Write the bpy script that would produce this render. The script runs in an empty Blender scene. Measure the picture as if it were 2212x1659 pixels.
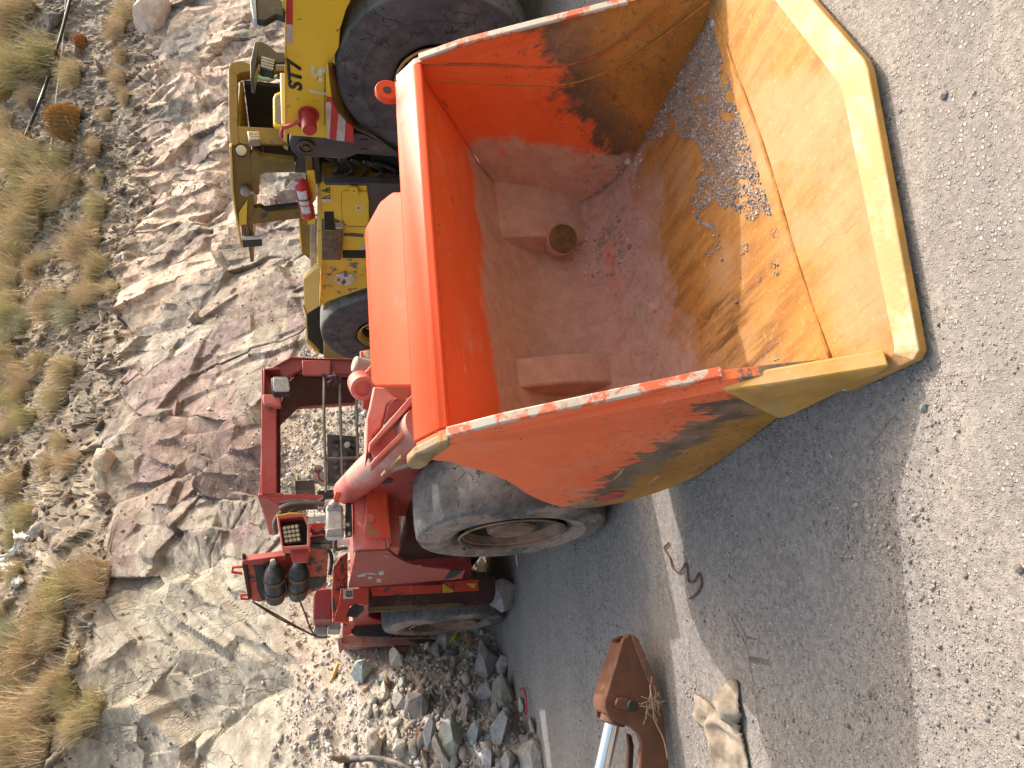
import bpy, bmesh, math, random
import numpy as np
from mathutils import Vector, Matrix
from mathutils.bvhtree import BVHTree

random.seed(7)
R = math.radians
sc = bpy.context.scene
COL = sc.collection

# ---------------------------------------------------------------- camera, light
PITCH, CAM_H, FPX = R(14.0), 1.65, 1591.0
PW, PH = 2212, 1659
cam_d = bpy.data.cameras.new('camera')
cam_d.sensor_width = 36.0
cam_d.lens = FPX / PW * 36.0
cam_d.clip_start, cam_d.clip_end = 0.05, 400.0
cam = bpy.data.objects.new('camera', cam_d)
COL.objects.link(cam)
cp, sp = math.cos(PITCH), math.sin(PITCH)
fwd = Vector((0, cp, -sp)); up = Vector((0, sp, cp)); right = Vector((1, 0, 0))
# the photograph was taken with the phone turned: the sky is at its left edge
rot = Matrix((-up, right, -fwd)).transposed()
cam.matrix_world = Matrix.Translation((0, 0, CAM_H)) @ rot.to_4x4()
sc.camera = cam

SUN_EL, SUN_AZ = R(39.5), R(31.0)            # azimuth measured from +X towards +Y
sdir = Vector((math.cos(SUN_EL) * math.cos(SUN_AZ), math.cos(SUN_EL) * math.sin(SUN_AZ), math.sin(SUN_EL)))
world = bpy.data.worlds.new('World'); sc.world = world
world.use_nodes = True
wn = world.node_tree
bg = wn.nodes['Background']
sky = wn.nodes.new('ShaderNodeTexSky')
sky.sky_type = 'NISHITA'; sky.sun_disc = False
sky.sun_elevation = SUN_EL
sky.sun_rotation = math.atan2(sdir.x, sdir.y)
sky.air_density = 2.2; sky.dust_density = 10.0; sky.ozone_density = 1.6
wn.links.new(sky.outputs[0], bg.inputs[0])
bg.inputs[1].default_value = 0.15
sun_d = bpy.data.lights.new('sun', 'SUN')
sun_d.energy = 2.0; sun_d.angle = R(0.6); sun_d.color = (1.0, 0.96, 0.91)
sun = bpy.data.objects.new('sun', sun_d); COL.objects.link(sun)
sun.rotation_euler = sdir.to_track_quat('Z', 'Y').to_euler()
sun.location = (6, 4, 9)
sc.view_settings.view_transform = 'Standard'
sc.view_settings.look = 'None'
sc.view_settings.exposure = 1.15
sc.view_settings.gamma = 1.0

# ---------------------------------------------------------------- helpers
def ray(x, y):
    u = ((PH - y) - PH / 2) / FPX; v = (x - PW / 2) / FPX
    return Vector((u, cp - v * sp, -sp - v * cp))
CAM = Vector((0, 0, CAM_H))

def K(x0, y0, s):
    """reads a place off an enlarged piece of the photograph"""
    k = PW / 4032
    return lambda x, y: ((x0 + x / s) * k, (y0 + y / s) * k)

class Frame:
    """axes of a parked machine: a to the right in the picture, b to its back, z up"""
    def __init__(s, ox, oy, deg):
        s.o = Vector((ox, oy, 0)); s.ang = R(deg)
        s.M = Matrix.Rotation(s.ang, 3, 'Z'); s.I = s.M.transposed()
        s.c = s.I @ (CAM - s.o)
    def px(s, x, y, ax, val):
        i = 'abz'.index(ax); d = s.I @ ray(x, y)
        return s.c + d * ((val - s.c[i]) / d[i])
    def pts(s, k, pp, ax, val):
        return [s.px(*(k(x, y) if k else (x, y)), ax, val) for x, y in pp]
    def w(s, p): return s.M @ Vector(p) + s.o

def tag(o, label=None, cat=None, group=None, kind=None):
    if label: o['label'] = label
    if cat: o['category'] = cat
    if group: o['group'] = group
    if kind: o['kind'] = kind
    return o

def empty(name, loc, rz, label, cat, group=None):
    o = bpy.data.objects.new(name, None); COL.objects.link(o)
    o.location = loc; o.rotation_euler = (0, 0, rz); o.empty_display_size = 0.2
    return tag(o, label, cat, group)

def obj(name, bm, mat, parent=None, smooth=False, bevel=0, seg=2, angle=35):
    bmesh.ops.recalc_face_normals(bm, faces=bm.faces)
    me = bpy.data.meshes.new(name); bm.to_mesh(me); bm.free()
    for m in (mat if isinstance(mat, (list, tuple)) else [mat]): me.materials.append(m)
    o = bpy.data.objects.new(name, me); COL.objects.link(o)
    if parent: o.parent = parent
    if smooth:
        for p in me.polygons: p.use_smooth = True
        if smooth != 'all':
            me.set_sharp_from_angle(angle=R(angle))
    if bevel:
        b = o.modifiers.new('bevel', 'BEVEL'); b.width = bevel; b.segments = seg
        b.limit_method = 'ANGLE'; b.angle_limit = R(30); b.use_clamp_overlap = True
        for p in me.polygons: p.use_smooth = True
        me.set_sharp_from_angle(angle=R(40))
    return o

def B(): return bmesh.new()

def box(bm, c, s, rot=None):
    r = bmesh.ops.create_cube(bm, size=1.0)['verts']
    M = Matrix.Translation(Vector(c)) @ (rot.to_4x4() if rot else Matrix()) @ Matrix.Diagonal((s[0], s[1], s[2], 1))
    bmesh.ops.transform(bm, matrix=M, verts=r); return r

def boxr(bm, a0, a1, b0, b1, z0, z1):
    return box(bm, ((a0+a1)/2, (b0+b1)/2, (z0+z1)/2), (abs(a1-a0), abs(b1-b0), abs(z1-z0)))

def prism(bm, pts, vec):
    vec = Vector(vec); pts = [Vector(p) for p in pts]; n = len(pts)
    A = [bm.verts.new(p) for p in pts]; Bv = [bm.verts.new(p + vec) for p in pts]
    bm.faces.new(A); bm.faces.new(Bv[::-1])
    for i in range(n):
        j = (i + 1) % n; bm.faces.new((A[i], Bv[i], Bv[j], A[j]))
    return A + Bv

def hull_loft(bm, A, Bp, close=True):
    """two equal rings joined, both ends capped"""
    a = [bm.verts.new(Vector(p)) for p in A]; b = [bm.verts.new(Vector(p)) for p in Bp]; n = len(a)
    for i in range(n):
        j = (i + 1) % n; bm.faces.new((a[i], b[i], b[j], a[j]))
    bm.faces.new(a[::-1]); bm.faces.new(b)

def tube(bm, pts, r, n=10, taper=None, cap=True):
    pts = [Vector(p) for p in pts]; m = len(pts); rings = []
    prev = None
    for i, p in enumerate(pts):
        t = (pts[min(i+1, m-1)] - pts[max(i-1, 0)]).normalized()
        if prev is None:
            ref = Vector((0, 0, 1)) if abs(t.z) < .9 else Vector((1, 0, 0))
            x = t.cross(ref).normalized()
        else:
            x = (prev - t * prev.dot(t)).normalized()
        prev = x; y = t.cross(x)
        rr = r if taper is None else taper[i]
        rings.append([bm.verts.new(p + (x * math.cos(k * 2 * math.pi / n) + y * math.sin(k * 2 * math.pi / n)) * rr) for k in range(n)])
    for i in range(m - 1):
        for k in range(n):
            l = (k + 1) % n
            bm.faces.new((rings[i][k], rings[i][l], rings[i+1][l], rings[i+1][k]))
    if cap:
        bm.faces.new(rings[0][::-1]); bm.faces.new(rings[-1])

def lathe(bm, prof, org, axis, n=48):
    """prof: list of (distance along axis, radius)"""
    org = Vector(org); ax = Vector(axis).normalized()
    ref = Vector((0, 0, 1)) if abs(ax.z) < .9 else Vector((1, 0, 0))
    x = ax.cross(ref).normalized(); y = ax.cross(x)
    rings = []
    for d, r in prof:
        if r < 1e-5: rings.append([bm.verts.new(org + ax * d)])
        else: rings.append([bm.verts.new(org + ax * d + (x * math.cos(k*2*math.pi/n) + y * math.sin(k*2*math.pi/n)) * r) for k in range(n)])
    for i in range(len(rings) - 1):
        p, q = rings[i], rings[i+1]
        if len(p) == 1 and len(q) == 1: continue
        for k in range(n):
            l = (k + 1) % n
            if len(p) == 1: bm.faces.new((p[0], q[k], q[l]))
            elif len(q) == 1: bm.faces.new((p[k], p[l], q[0]))
            else: bm.faces.new((p[k], p[l], q[l], q[k]))

def arc(pts, k=6):
    """smooth a polyline by Catmull-Rom"""
    P = [Vector(p) for p in pts]; out = []
    for i in range(len(P) - 1):
        p0, p1, p2, p3 = P[max(i-1, 0)], P[i], P[i+1], P[min(i+2, len(P)-1)]
        for j in range(k):
            t = j / k
            out.append(.5*((2*p1)+(p2-p0)*t+(2*p0-5*p1+4*p2-p3)*t*t+(3*p1-p0-3*p2+p3)*t**3))
    out.append(P[-1]); return out

def text_bm(s, size, extrude=.002, shear=0.0, bold=0.0):
    cu = bpy.data.curves.new('lettering', 'FONT'); cu.body = s; cu.size = size; cu.extrude = extrude
    cu.shear = shear; cu.offset = bold; cu.resolution_u = 4
    o = bpy.data.objects.new('lettering', cu); COL.objects.link(o)
    bpy.context.view_layer.update()
    me = bpy.data.meshes.new_from_object(o.evaluated_get(bpy.context.evaluated_depsgraph_get()))
    bpy.data.objects.remove(o); bpy.data.curves.remove(cu)
    bm = B(); bm.from_mesh(me); bpy.data.meshes.remove(me); return bm

# ---------------------------------------------------------------- numpy noise
def _h(ix, iy, seed):
    n = (ix.astype(np.int64) * 374761393 + iy.astype(np.int64) * 668265263 + seed * 974634777) & 0x7fffffff
    n = ((n ^ (n >> 13)) * 1274126177) & 0x7fffffff
    return ((n ^ (n >> 16)) & 0xffff) / 65535.0
def vnoise(x, y, seed=0):
    ix, iy = np.floor(x), np.floor(y); fx, fy = x - ix, y - iy
    fx = fx*fx*(3-2*fx); fy = fy*fy*(3-2*fy); ix = ix.astype(int); iy = iy.astype(int)
    a, b = _h(ix, iy, seed), _h(ix+1, iy, seed); c, d = _h(ix, iy+1, seed), _h(ix+1, iy+1, seed)
    return (a*(1-fx)+b*fx)*(1-fy)+(c*(1-fx)+d*fx)*fy - .5
def fbm(x, y, o=5, seed=0, g=.5):
    s = np.zeros_like(x); a = 1.0
    for i in range(o):
        s += a * vnoise(x * 2**i, y * 2**i, seed + i * 17); a *= g
    return s

# ---------------------------------------------------------------- materials
class N:
    """short hand for a node tree"""
    def __init__(s, name):
        s.m = bpy.data.materials.new(name); s.m.use_nodes = True
        s.t = s.m.node_tree; s.b = s.t.nodes['Principled BSDF']
        s.tc = s.t.nodes.new('ShaderNodeTexCoord')
    def n(s, t, **k):
        o = s.t.nodes.new(t)
        for a, v in k.items(): setattr(o, a, v)
        return o
    def l(s, a, b): s.t.links.new(a, b)
    def val(s, sock, v):
        if hasattr(v, 'is_output') or isinstance(v, bpy.types.NodeSocket): s.l(v, sock)
        else: sock.default_value = v
    def math(s, op, a, b=0.0, c=None, clamp=False):
        o = s.n('ShaderNodeMath', operation=op, use_clamp=clamp); s.val(o.inputs[0], a); s.val(o.inputs[1], b)
        if c is not None: s.val(o.inputs[2], c)
        return o.outputs[0]
    def co(s, scale=(1, 1, 1), rot=(0, 0, 0), kind='Object'):
        o = s.n('ShaderNodeMapping'); s.l(s.tc.outputs[kind], o.inputs[0])
        o.inputs['Scale'].default_value = scale; o.inputs['Rotation'].default_value = rot
        return o.outputs[0]
    def noise(s, scale, detail=6, rough=.6, vec=None, dist=0.0):
        o = s.n('ShaderNodeTexNoise'); o.inputs['Scale'].default_value = scale; o.inputs['Detail'].default_value = detail
        o.inputs['Roughness'].default_value = rough; o.inputs['Distortion'].default_value = dist
        s.l(vec if vec is not None else s.tc.outputs['Object'], o.inputs['Vector']); return o.outputs[0]
    def vor(s, scale, feature='F1', vec=None, out=0, rnd=1.0):
        o = s.n('ShaderNodeTexVoronoi', feature=feature); o.inputs['Scale'].default_value = scale
        o.inputs['Randomness'].default_value = rnd
        s.l(vec if vec is not None else s.tc.outputs['Object'], o.inputs['Vector']); return o.outputs[out]
    def ramp(s, f, lo, hi, a=0.0, b=1.0):
        o = s.n('ShaderNodeMapRange'); o.interpolation_type = 'SMOOTHSTEP'; s.val(o.inputs[0], f)
        o.inputs[1].default_value = lo; o.inputs[2].default_value = hi; o.inputs[3].default_value = a; o.inputs[4].default_value = b
        return o.outputs[0]
    def mix(s, f, a, b, mode='MIX'):
        o = s.n('ShaderNodeMix', data_type='RGBA', blend_type=mode)
        s.val(o.inputs[0], f)
        for k, v in ((6, a), (7, b)):
            if isinstance(v, (tuple, list)): o.inputs[k].default_value = (*v[:3], 1)
            else: s.l(v, o.inputs[k])
        return o.outputs[2]
    def xyz(s, vec=None):
        o = s.n('ShaderNodeSeparateXYZ'); s.l(vec if vec is not None else s.tc.outputs['Object'], o.inputs[0]); return o.outputs
    def nz(s):
        g = s.n('ShaderNodeNewGeometry'); o = s.n('ShaderNodeSeparateXYZ'); s.l(g.outputs['Normal'], o.inputs[0]); return o.outputs[2]
    def bump(s, h, strength=.3, dist=.01, nrm=None):
        o = s.n('ShaderNodeBump'); o.inputs['Strength'].default_value = strength; o.inputs['Distance'].default_value = dist
        s.l(h, o.inputs['Height'])
        if nrm is not None: s.l(nrm, o.inputs['Normal'])
        return o.outputs[0]
    def out(s, col, rough=.6, metal=0.0, nrm=None, spec=.5):
        s.val(s.b.inputs['Base Color'], col if not isinstance(col, tuple) else (*col, 1))
        s.val(s.b.inputs['Roughness'], rough); s.val(s.b.inputs['Metallic'], metal)
        s.b.inputs['Specular IOR Level'].default_value = spec
        if nrm is not None: s.l(nrm, s.b.inputs['Normal'])
        return s.m

def paint(name, base, wear=(.05, .045, .04), dust=(.36, .27, .23), wear_amt=.5, dust_amt=.4, rough=.4, rust=(.16, .07, .03), sc_=1.0, fade=None, spec=.5):
    """painted steel with chips, scratches, rust spots and settled dust"""
    n = N(name)
    big = n.noise(1.3 * sc_, 4, .6)
    c = n.mix(n.ramp(big, .35, .7), base, tuple(min(1, v * 1.12 + .01) for v in base))
    if fade: c = n.mix(n.ramp(n.noise(2.1 * sc_, 5, .65), .45, .7, 0, .75), c, fade)
    chips = n.noise(9 * sc_, 9, .72, dist=.4)
    cm = n.ramp(chips, .70 - .16 * wear_amt, .735 - .14 * wear_amt)
    c = n.mix(cm, c, wear)
    rs = n.noise(5 * sc_, 8, .7, vec=n.co((1, 1, 1.0), (.4, 1, .2)))
    rm = n.ramp(rs, .72 - .12 * wear_amt, .80 - .1 * wear_amt)
    c = n.mix(n.math('MULTIPLY', rm, .8), c, rust)
    scr = n.noise(26 * sc_, 3, .5, vec=n.co((.06, .12, 1), (.5, .3, .8)))
    c = n.mix(n.ramp(scr, .70, .74, 0, .55 * wear_amt), c, tuple(min(1, v * 1.3 + .12) for v in base))
    dn = n.noise(3.2 * sc_, 8, .68)
    up_ = n.ramp(n.nz(), -.2, .95)
    dm = n.math('MULTIPLY', n.ramp(n.math('ADD', n.math('MULTIPLY', dn, 1.0), n.math('MULTIPLY', up_, .22)), .78 - .42 * dust_amt, 1.12 - .42 * dust_amt), .85)
    c = n.mix(dm, c, dust)
    r = n.math('ADD', n.math('MULTIPLY', dm, .45), rough)
    r = n.math('ADD', r, n.math('MULTIPLY', rm, .3), clamp=True)
    h = n.math('SUBTRACT', n.noise(60, 4, .6), n.math('MULTIPLY', cm, .6))
    return n.out(c, r, 0.0, n.bump(h, .18, .004), spec)

def plain(name, col, rough=.6, metal=0.0, var=.15, sc_=6.0, bump=.15, dust=None, dust_amt=.4):
    n = N(name)
    k = n.noise(sc_, 7, .65)
    c = n.mix(n.ramp(k, .3, .7), tuple(v * (1 - var) for v in col), tuple(min(1, v * (1 + var)) for v in col))
    if dust:
        dm = n.ramp(n.math('ADD', n.noise(sc_ * .7, 8, .7), n.math('MULTIPLY', n.nz(), .12)), .62 - .3 * dust_amt, .85 - .3 * dust_amt, 0, .85)
        c = n.mix(dm, c, dust)
    return n.out(c, n.ramp(k, .2, .8, max(.05, rough - .12), min(1, rough + .12)), metal, n.bump(n.noise(sc_ * 9, 5, .6), bump, .004))
# ================================================================ SETTING
DUST = (.36, .30, .265)
# ---- ground
def ground_mat():
    n = N('gravel_ground')
    co = n.co()
    big = n.noise(.55, 6, .6); mid = n.noise(2.7, 8, .62); fine = n.noise(38, 6, .7)
    c = n.mix(n.ramp(big, .35, .68), (.205, .182, .165), (.248, .222, .203))
    c = n.mix(n.ramp(mid, .45, .72, 0, .8), c, (.168, .149, .137))
    c = n.mix(n.ramp(fine, .40, .62, 0, .55), c, (.40, .355, .325))
    tr = n.noise(1.0, 5, .6, vec=n.co((.30, 2.4, 1), (0, 0, .5)), dist=.6)
    c = n.mix(n.ramp(tr, .54, .66, 0, .55), c, (.19, .178, .172)); c = n.mix(n.ramp(tr, .46, .36, 0, .5), c, (.33, .295, .268))
    cell = n.n('ShaderNodeTexVoronoi'); cell.inputs['Scale'].default_value = 75
    n.l(co, cell.inputs['Vector'])
    sv = n.xyz(cell.outputs['Color'])
    grit = n.ramp(mid, .38, .6)
    speck = n.math('MULTIPLY', n.ramp(sv[0], .62, .72), n.ramp(cell.outputs['Distance'], .34, .5, 1, 0))
    speck = n.math('MULTIPLY', speck, n.math('ADD', n.math('MULTIPLY', grit, .7), .25))
    c = n.mix(speck, c, n.mix(sv[1], (.15, .14, .14), (.52, .48, .45)))
    c2 = n.n('ShaderNodeTexVoronoi'); c2.inputs['Scale'].default_value = 160; n.l(co, c2.inputs['Vector'])
    s2 = n.xyz(c2.outputs['Color'])
    k2 = n.math('MULTIPLY', n.ramp(s2[0], .45, .55), n.ramp(c2.outputs['Distance'], .3, .5, .8, 0))
    c = n.mix(k2, c, n.mix(s2[1], (.19, .175, .17), (.5, .46, .43)))
    # a few dried mud cracks
    ck = n.vor(2.6, 'DISTANCE_TO_EDGE', vec=n.co((1, 1, 1)))
    crack = n.math('MULTIPLY', n.ramp(n.math('ADD', ck, n.math('MULTIPLY', n.noise(14, 5, .7), .012)), .008, .013, 1, 0), n.ramp(n.noise(.9, 3, .5), .56, .62))
    c = n.mix(n.math('MULTIPLY', crack, .7), c, (.12, .10, .09))
    h = n.math('ADD', n.math('MULTIPLY', speck, .7), n.math('MULTIPLY', fine, .5))
    h = n.math('ADD', h, n.math('MULTIPLY', k2, .35))
    h = n.math('SUBTRACT', h, crack)
    h = n.math('ADD', h, n.math('MULTIPLY', mid, 1.6))
    return n.out(c, .95, 0, n.bump(h, .9, .012), .2)
G = ground_mat()

def grid_obj(name, X, Y, Z, mat, col=None):
    ny, nx = X.shape
    V = np.stack([X, Y, Z], -1).reshape(-1, 3)
    i = np.arange(ny * nx).reshape(ny, nx)
    F = np.stack([i[:-1, :-1], i[:-1, 1:], i[1:, 1:], i[1:, :-1]], -1).reshape(-1, 4)
    me = bpy.data.meshes.new(name); nf = len(F)
    me.vertices.add(len(V)); me.vertices.foreach_set('co', V.astype(np.float32).ravel()); me.loops.add(nf*4); me.loops.foreach_set('vertex_index', F.astype(np.int32).ravel())
    me.polygons.add(nf); me.polygons.foreach_set('loop_start', np.arange(nf, dtype=np.int32)*4); me.update(calc_edges=True)
    for m in (mat if isinstance(mat, list) else [mat]): me.materials.append(m)
    if col is not None:
        at = me.color_attributes.new('stone_colour', 'FLOAT_COLOR', 'POINT')
        c4 = np.ones((ny * nx, 4), np.float32); c4[:, :col.shape[-1]] = col.reshape(ny * nx, -1)
        at.data.foreach_set('color', c4.ravel())
    me.polygons.foreach_set('use_smooth', np.zeros(len(me.polygons), bool))
    o = bpy.data.objects.new(name, me); COL.objects.link(o); return o

def gz(x, y):
    x = np.asarray(x, float); y = np.asarray(y, float)
    return .02*fbm(x*.5, y*.5, 3, 5) + .02*fbm(x*1.7+4, y*1.7, 3, 9)*np.clip((2.6-y)/2, .25, 1) - .012
gx = np.concatenate([np.linspace(-60, -6, 28)[:-1], np.linspace(-6, 6, 240), np.linspace(6, 60, 28)[1:]])
gy = np.concatenate([np.linspace(-40, -1, 20)[:-1], np.linspace(-1, 12, 260), np.linspace(12, 80, 30)[1:]])
XX, YY = np.meshgrid(gx, gy)
ground = grid_obj('ground', XX, YY, gz(XX, YY), G)
for p in ground.data.polygons: p.use_smooth = True
tag(ground, kind='structure')

# ---- hillside: scree foot, blasted rock face, rubble slope above
def interp(x, xs, ys): return np.interp(x, xs, ys)
xs_ = [-9, -4.5, -3.1, -2.75, -2.2, -1.2, .3, 1.2, 4, 15]
Yt = lambda x: interp(x, xs_, [2.0, 4.2, 5.6, 7.1, 8.4, 9.4, 10.9, 11.6, 14.0, 21.0])
Yb = lambda x: interp(x, xs_, [5.4, 7.3, 8.4, 8.9, 9.6, 10.7, 12.5, 13.5, 16.6, 24.0])
Zb = lambda x: interp(x, xs_, [2.2, 2.2, 2.2, 2.2, 2.2, 2.2, 2.2, 1.95, 1.6, 1.6])
Yp = lambda x: interp(x, xs_, [7.2, 9.0, 10.0, 10.4, 11.0, 12.4, 14.6, 15.8, 19.2, 27.5])
Zp = lambda x: interp(x, xs_, [4.3, 4.5, 4.6, 4.65, 4.75, 5.05, 5.5, 5.75, 6.1, 7.4])
hx = np.concatenate([np.linspace(-7, -4.3, 40)[:-1], np.linspace(-4.3, 6, 640)[:-1], np.linspace(6, 15, 220)]); nx = len(hx)
rows = [np.linspace(0, 1, 10)[:-1], 1 + np.linspace(0, 1, 90)[:-1], 2 + np.linspace(0, 1, 300)[:-1], 3 + np.linspace(0, 1, 120)[:-1], 4 + np.linspace(0, 1, 16)]
S = np.concatenate(rows); HX, HS = np.meshgrid(hx, S)
def prof(HX, HS):
    ks = [0, 1, 2, 3, 4, 5]
    ys = [Yt(HX) - 1.2, Yt(HX), Yb(HX), Yp(HX), Yp(HX) + 8.0, Yp(HX) + 24]
    zs = [0*HX - .35, 0*HX - .03, Zb(HX), Zp(HX), Zp(HX) + 4.9 + .35*np.maximum(HX, 0), Zp(HX) + 22 + np.maximum(HX, 0)]
    f = np.clip(HS, 0, 4.9999); k = f.astype(int); t = f - k
    Yv = np.choose(k, ys[:5]) * (1-t) + np.choose(k, ys[1:]) * t
    Zv = np.choose(k, zs[:5]) * (1-t) + np.choose(k, zs[1:]) * t
    return Yv, Zv
ek = .16*fbm(HX*.9, HS*2.2, 4, 31)                    # ragged boundaries between the zones
HY, HZ = prof(HX, HS + ek*np.clip(HS-1, 0, 1)*.9)
rng = np.random.default_rng(11)
# arc length along the slope, used as the second coordinate of the rock facets
L = np.cumsum(np.hypot(np.diff(HY, axis=0, prepend=HY[:1]), np.diff(HZ, axis=0, prepend=HZ[:1])), 0)
def facets(px_, py_, size, seed, stretch=(1, 1), ang=.5, tilt=.5, soft=.035):
    r = np.random.default_rng(seed)
    c, s = math.cos(ang), math.sin(ang)
    u = (px_*c + py_*s) / (size*stretch[0]); v = (-px_*s + py_*c) / (size*stretch[1])
    u = u + .30*fbm(px_*.55/size, py_*.55/size, 2, seed+3); v = v + .30*fbm(px_*.55/size+9, py_*.55/size, 2, seed+5)
    iu, iv = np.floor(u).astype(int), np.floor(v).astype(int)
    best = np.full(u.shape, 9.0); sec = np.full(u.shape, 9.0); h = np.zeros(u.shape); h2 = np.zeros(u.shape); idc = np.zeros(u.shape)
    for di in (-1, 0, 1):
        for dj in (-1, 0, 1):
            a, b = iu+di, iv+dj
            cu = a + .1 + .8*_h(a, b, seed); cv = b + .1 + .8*_h(a, b, seed+1)
            d = np.hypot(u-cu, v-cv)
            hh = .75*(_h(a, b, seed+2)-.5) + tilt*((_h(a, b, seed+4)-.5)*(u-cu)*2 + (_h(a, b, seed+6)-.5)*(v-cv)*2)
            better = d < best; second = (~better) & (d < sec)
            h2 = np.where(better, h, np.where(second, hh, h2)); sec = np.where(better, best, np.minimum(sec, d))
            h = np.where(better, hh, h); idc = np.where(better, _h(a, b, seed+8), idc); best = np.where(better, d, best)
    e = np.clip((sec-best)*size, 0, 1); t = np.clip(e/soft, 0, 1); t = t*t*(3-2*t)
    return h*(.5+.5*t) + h2*(.5-.5*t), idc, e
f1, id1, e1 = facets(HX, L, 1.05, 101, (1.6, .8), 2.05, 1.5)
f2, id2, e2 = facets(HX, L, .36, 202, (1.6, .8), 1.85, 1.5)
f3, id3, e3 = facets(HX, L, .12, 303, (1.3, .9), .2, .9, .025)
rock_w = np.clip((HS+ek-1.82)/.16, 0, 1)*np.clip((3.06-HS-ek*1.2)/.10, 0, 1)
upper_w = np.clip((HS+ek-2.95)/.1, 0, 1)
scree_w = 1 - np.clip(rock_w+upper_w, 0, 1)
slab = np.clip(.5+2.2*fbm(HX*.45+3, L*.5, 3, 77), 0, 1)            # smooth slabs against broken ground
brk = np.clip(.15 + 2.6*fbm(HX*.6+8, L*.8, 4, 177), 0, 1)
D = rock_w*(.23*f1 + (.02+.085*brk)*f2 + (.006+.026*brk)*f3 + .02*fbm(HX*3, L*3, 4, 41) + .010*fbm(HX*9, L*9, 3, 47)*brk
    - .05*np.exp(-e1/.016) - .022*np.exp(-e2/.012)*(.25+brk))
D += scree_w*np.clip(HS, 0, 1)*(.10*fbm(HX*1.6, L*1.6, 5, 55) + .025*f3)
D += upper_w*(.25*fbm(HX*.8, L*.8, 5, 65) + (.12*f2 + .07*f3)*(HS < 4))
# push along the local slope normal
dy = np.gradient(HY, axis=0); dz = np.gradient(HZ, axis=0); ln = np.hypot(dy, dz)+1e-6
NY, NZ = -dz/ln, dy/ln
PX = HX + .10*rock_w*(f2*.5)
PY = HY + D*NY; PZ = HZ + D*NZ
# stone colours (what the stone is, not how it is lit)
pal = np.array([[.30, .275, .24], [.24, .185, .18], [.33, .305, .285], [.36, .325, .295], [.27, .215, .21], [.29, .265, .25], [.33, .28, .25], [.26, .21, .215]])
idx = np.clip(id1*.999, 0, .999)
cc = pal[(idx*len(pal)).astype(int)]
c2_ = pal[(np.clip(id2, 0, .999)*len(pal)).astype(int)]
mixm = (fbm(HX*1.1+5, L*1.1, 4, 91) > .10)[..., None]
rockc = np.where(mixm, c2_, cc)
# large tonal provinces seen in the photograph: maroon band low on the left, pale green slab at far left
AY = HX/np.maximum(PY, 1)
maroon = np.exp(-((HX+1.1)/.9)**2)*.75
maroon = np.clip(maroon*(.5+1.6*fbm(HX*1.4, L*1.4, 4, 12)), 0, .85)[..., None]
rockc = rockc*(1-maroon) + np.array([.27, .19, .18])*maroon
pale = np.clip(np.clip((-2.0-HX)/.35, 0, 1)*np.clip((2.86-HS)/.15, 0, 1)*1.0 + .25*fbm(HX*1.5, L*1.5, 4, 14), 0, .9)[..., None]
rockc = rockc*(1-pale) + np.array([.375, .36, .32])*pale
# crusts of pale caliche
cal = np.clip((fbm(HX*.75+1.7, L*.75, 4, 19)+.18*np.clip((HX-1.0)/1.5, -1, 1)-.13)/.10, 0, 1)[..., None]*(HX > .0)[..., None]
rockc = rockc*(1-cal) + np.array([.58, .47, .40])*cal
rockc *= (.70 + .35*id3 + .25*fbm(HX*6, L*6, 4, 23))[..., None]
screec = np.array([.34, .305, .275])*(1+.35*fbm(HX*4, L*4, 5, 33)+.35*(id3-.5))[..., None]
upc = np.array([.215, .185, .155])*(1+.8*fbm(HX*1.2, L*1.2, 5, 43)+.45*(id3-.5))[..., None]
upc = np.where((id2 > .8)[..., None], upc*1.4, upc)
w3 = np.stack([rock_w, upper_w, scree_w], -1); w3 /= w3.sum(-1, keepdims=True)
colr = np.clip(rockc*w3[..., :1] + upc*w3[..., 1:2] + screec*w3[..., 2:], .02, .8)
def hill_mat():
    n = N('fractured_rock')
    a = n.n('ShaderNodeVertexColor', layer_name='stone_colour')
    c = a.outputs[0]
    k = n.noise(5.5, 10, .68, dist=.6); f = n.noise(34, 8, .7); g = n.noise(110, 5, .7)
    c = n.mix(.75, c, n.mix(n.ramp(k, .28, .72), (.30, .29, .29), (.82, .80, .78)), 'OVERLAY')
    c = n.mix(n.ramp(f, .55, .75, 0, .45), c, (.46, .41, .35))
    c = n.mix(n.ramp(n.noise(2.2, 8, .7), .60, .72, 0, .5), c, (.42, .36, .29))
    wv = n.co((1.5, 1.2, .55), (0, .45, 0))
    ck = n.vor(1.5, 'DISTANCE_TO_EDGE', vec=n.mix(.22, wv, n.n_color(7, wv)))
    cr = n.math('MULTIPLY', n.ramp(ck, .003, .016, 1, 0), n.ramp(n.noise(1.6, 5, .6), .42, .56))
    ck2 = n.vor(5.5, 'DISTANCE_TO_EDGE', vec=n.mix(.16, wv, n.n_color(9, wv)))
    cr2 = n.math('MULTIPLY', n.ramp(ck2, .004, .03, 1, 0), n.ramp(k, .5, .62))
    cr = n.math('MULTIPLY', n.math('MAXIMUM', cr, cr2), a.outputs['Alpha'])
    c = n.mix(n.math('MULTIPLY', cr, .38), c, (.13, .105, .095))
    h = n.math('ADD', n.math('MULTIPLY', k, .5), n.math('MULTIPLY', f, .42))
    h = n.math('ADD', h, n.math('MULTIPLY', g, .14)); h = n.math('SUBTRACT', h, n.math('MULTIPLY', cr, .5))
    return n.out(c, .92, 0, n.bump(h, .85, .045), .25)
def n_color(s, scale, vec):
    o = s.n('ShaderNodeTexNoise'); o.inputs['Scale'].default_value = scale; o.inputs['Detail'].default_value = 4
    s.l(vec, o.inputs['Vector']); return o.outputs['Color']
N.n_color = n_color
HM = hill_mat()
hill = grid_obj('hillside', PX, PY, PZ, HM, np.concatenate([colr, rock_w[..., None]], -1))
tag(hill, kind='structure')
hv = [v.co for v in hill.data.vertices]
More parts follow.
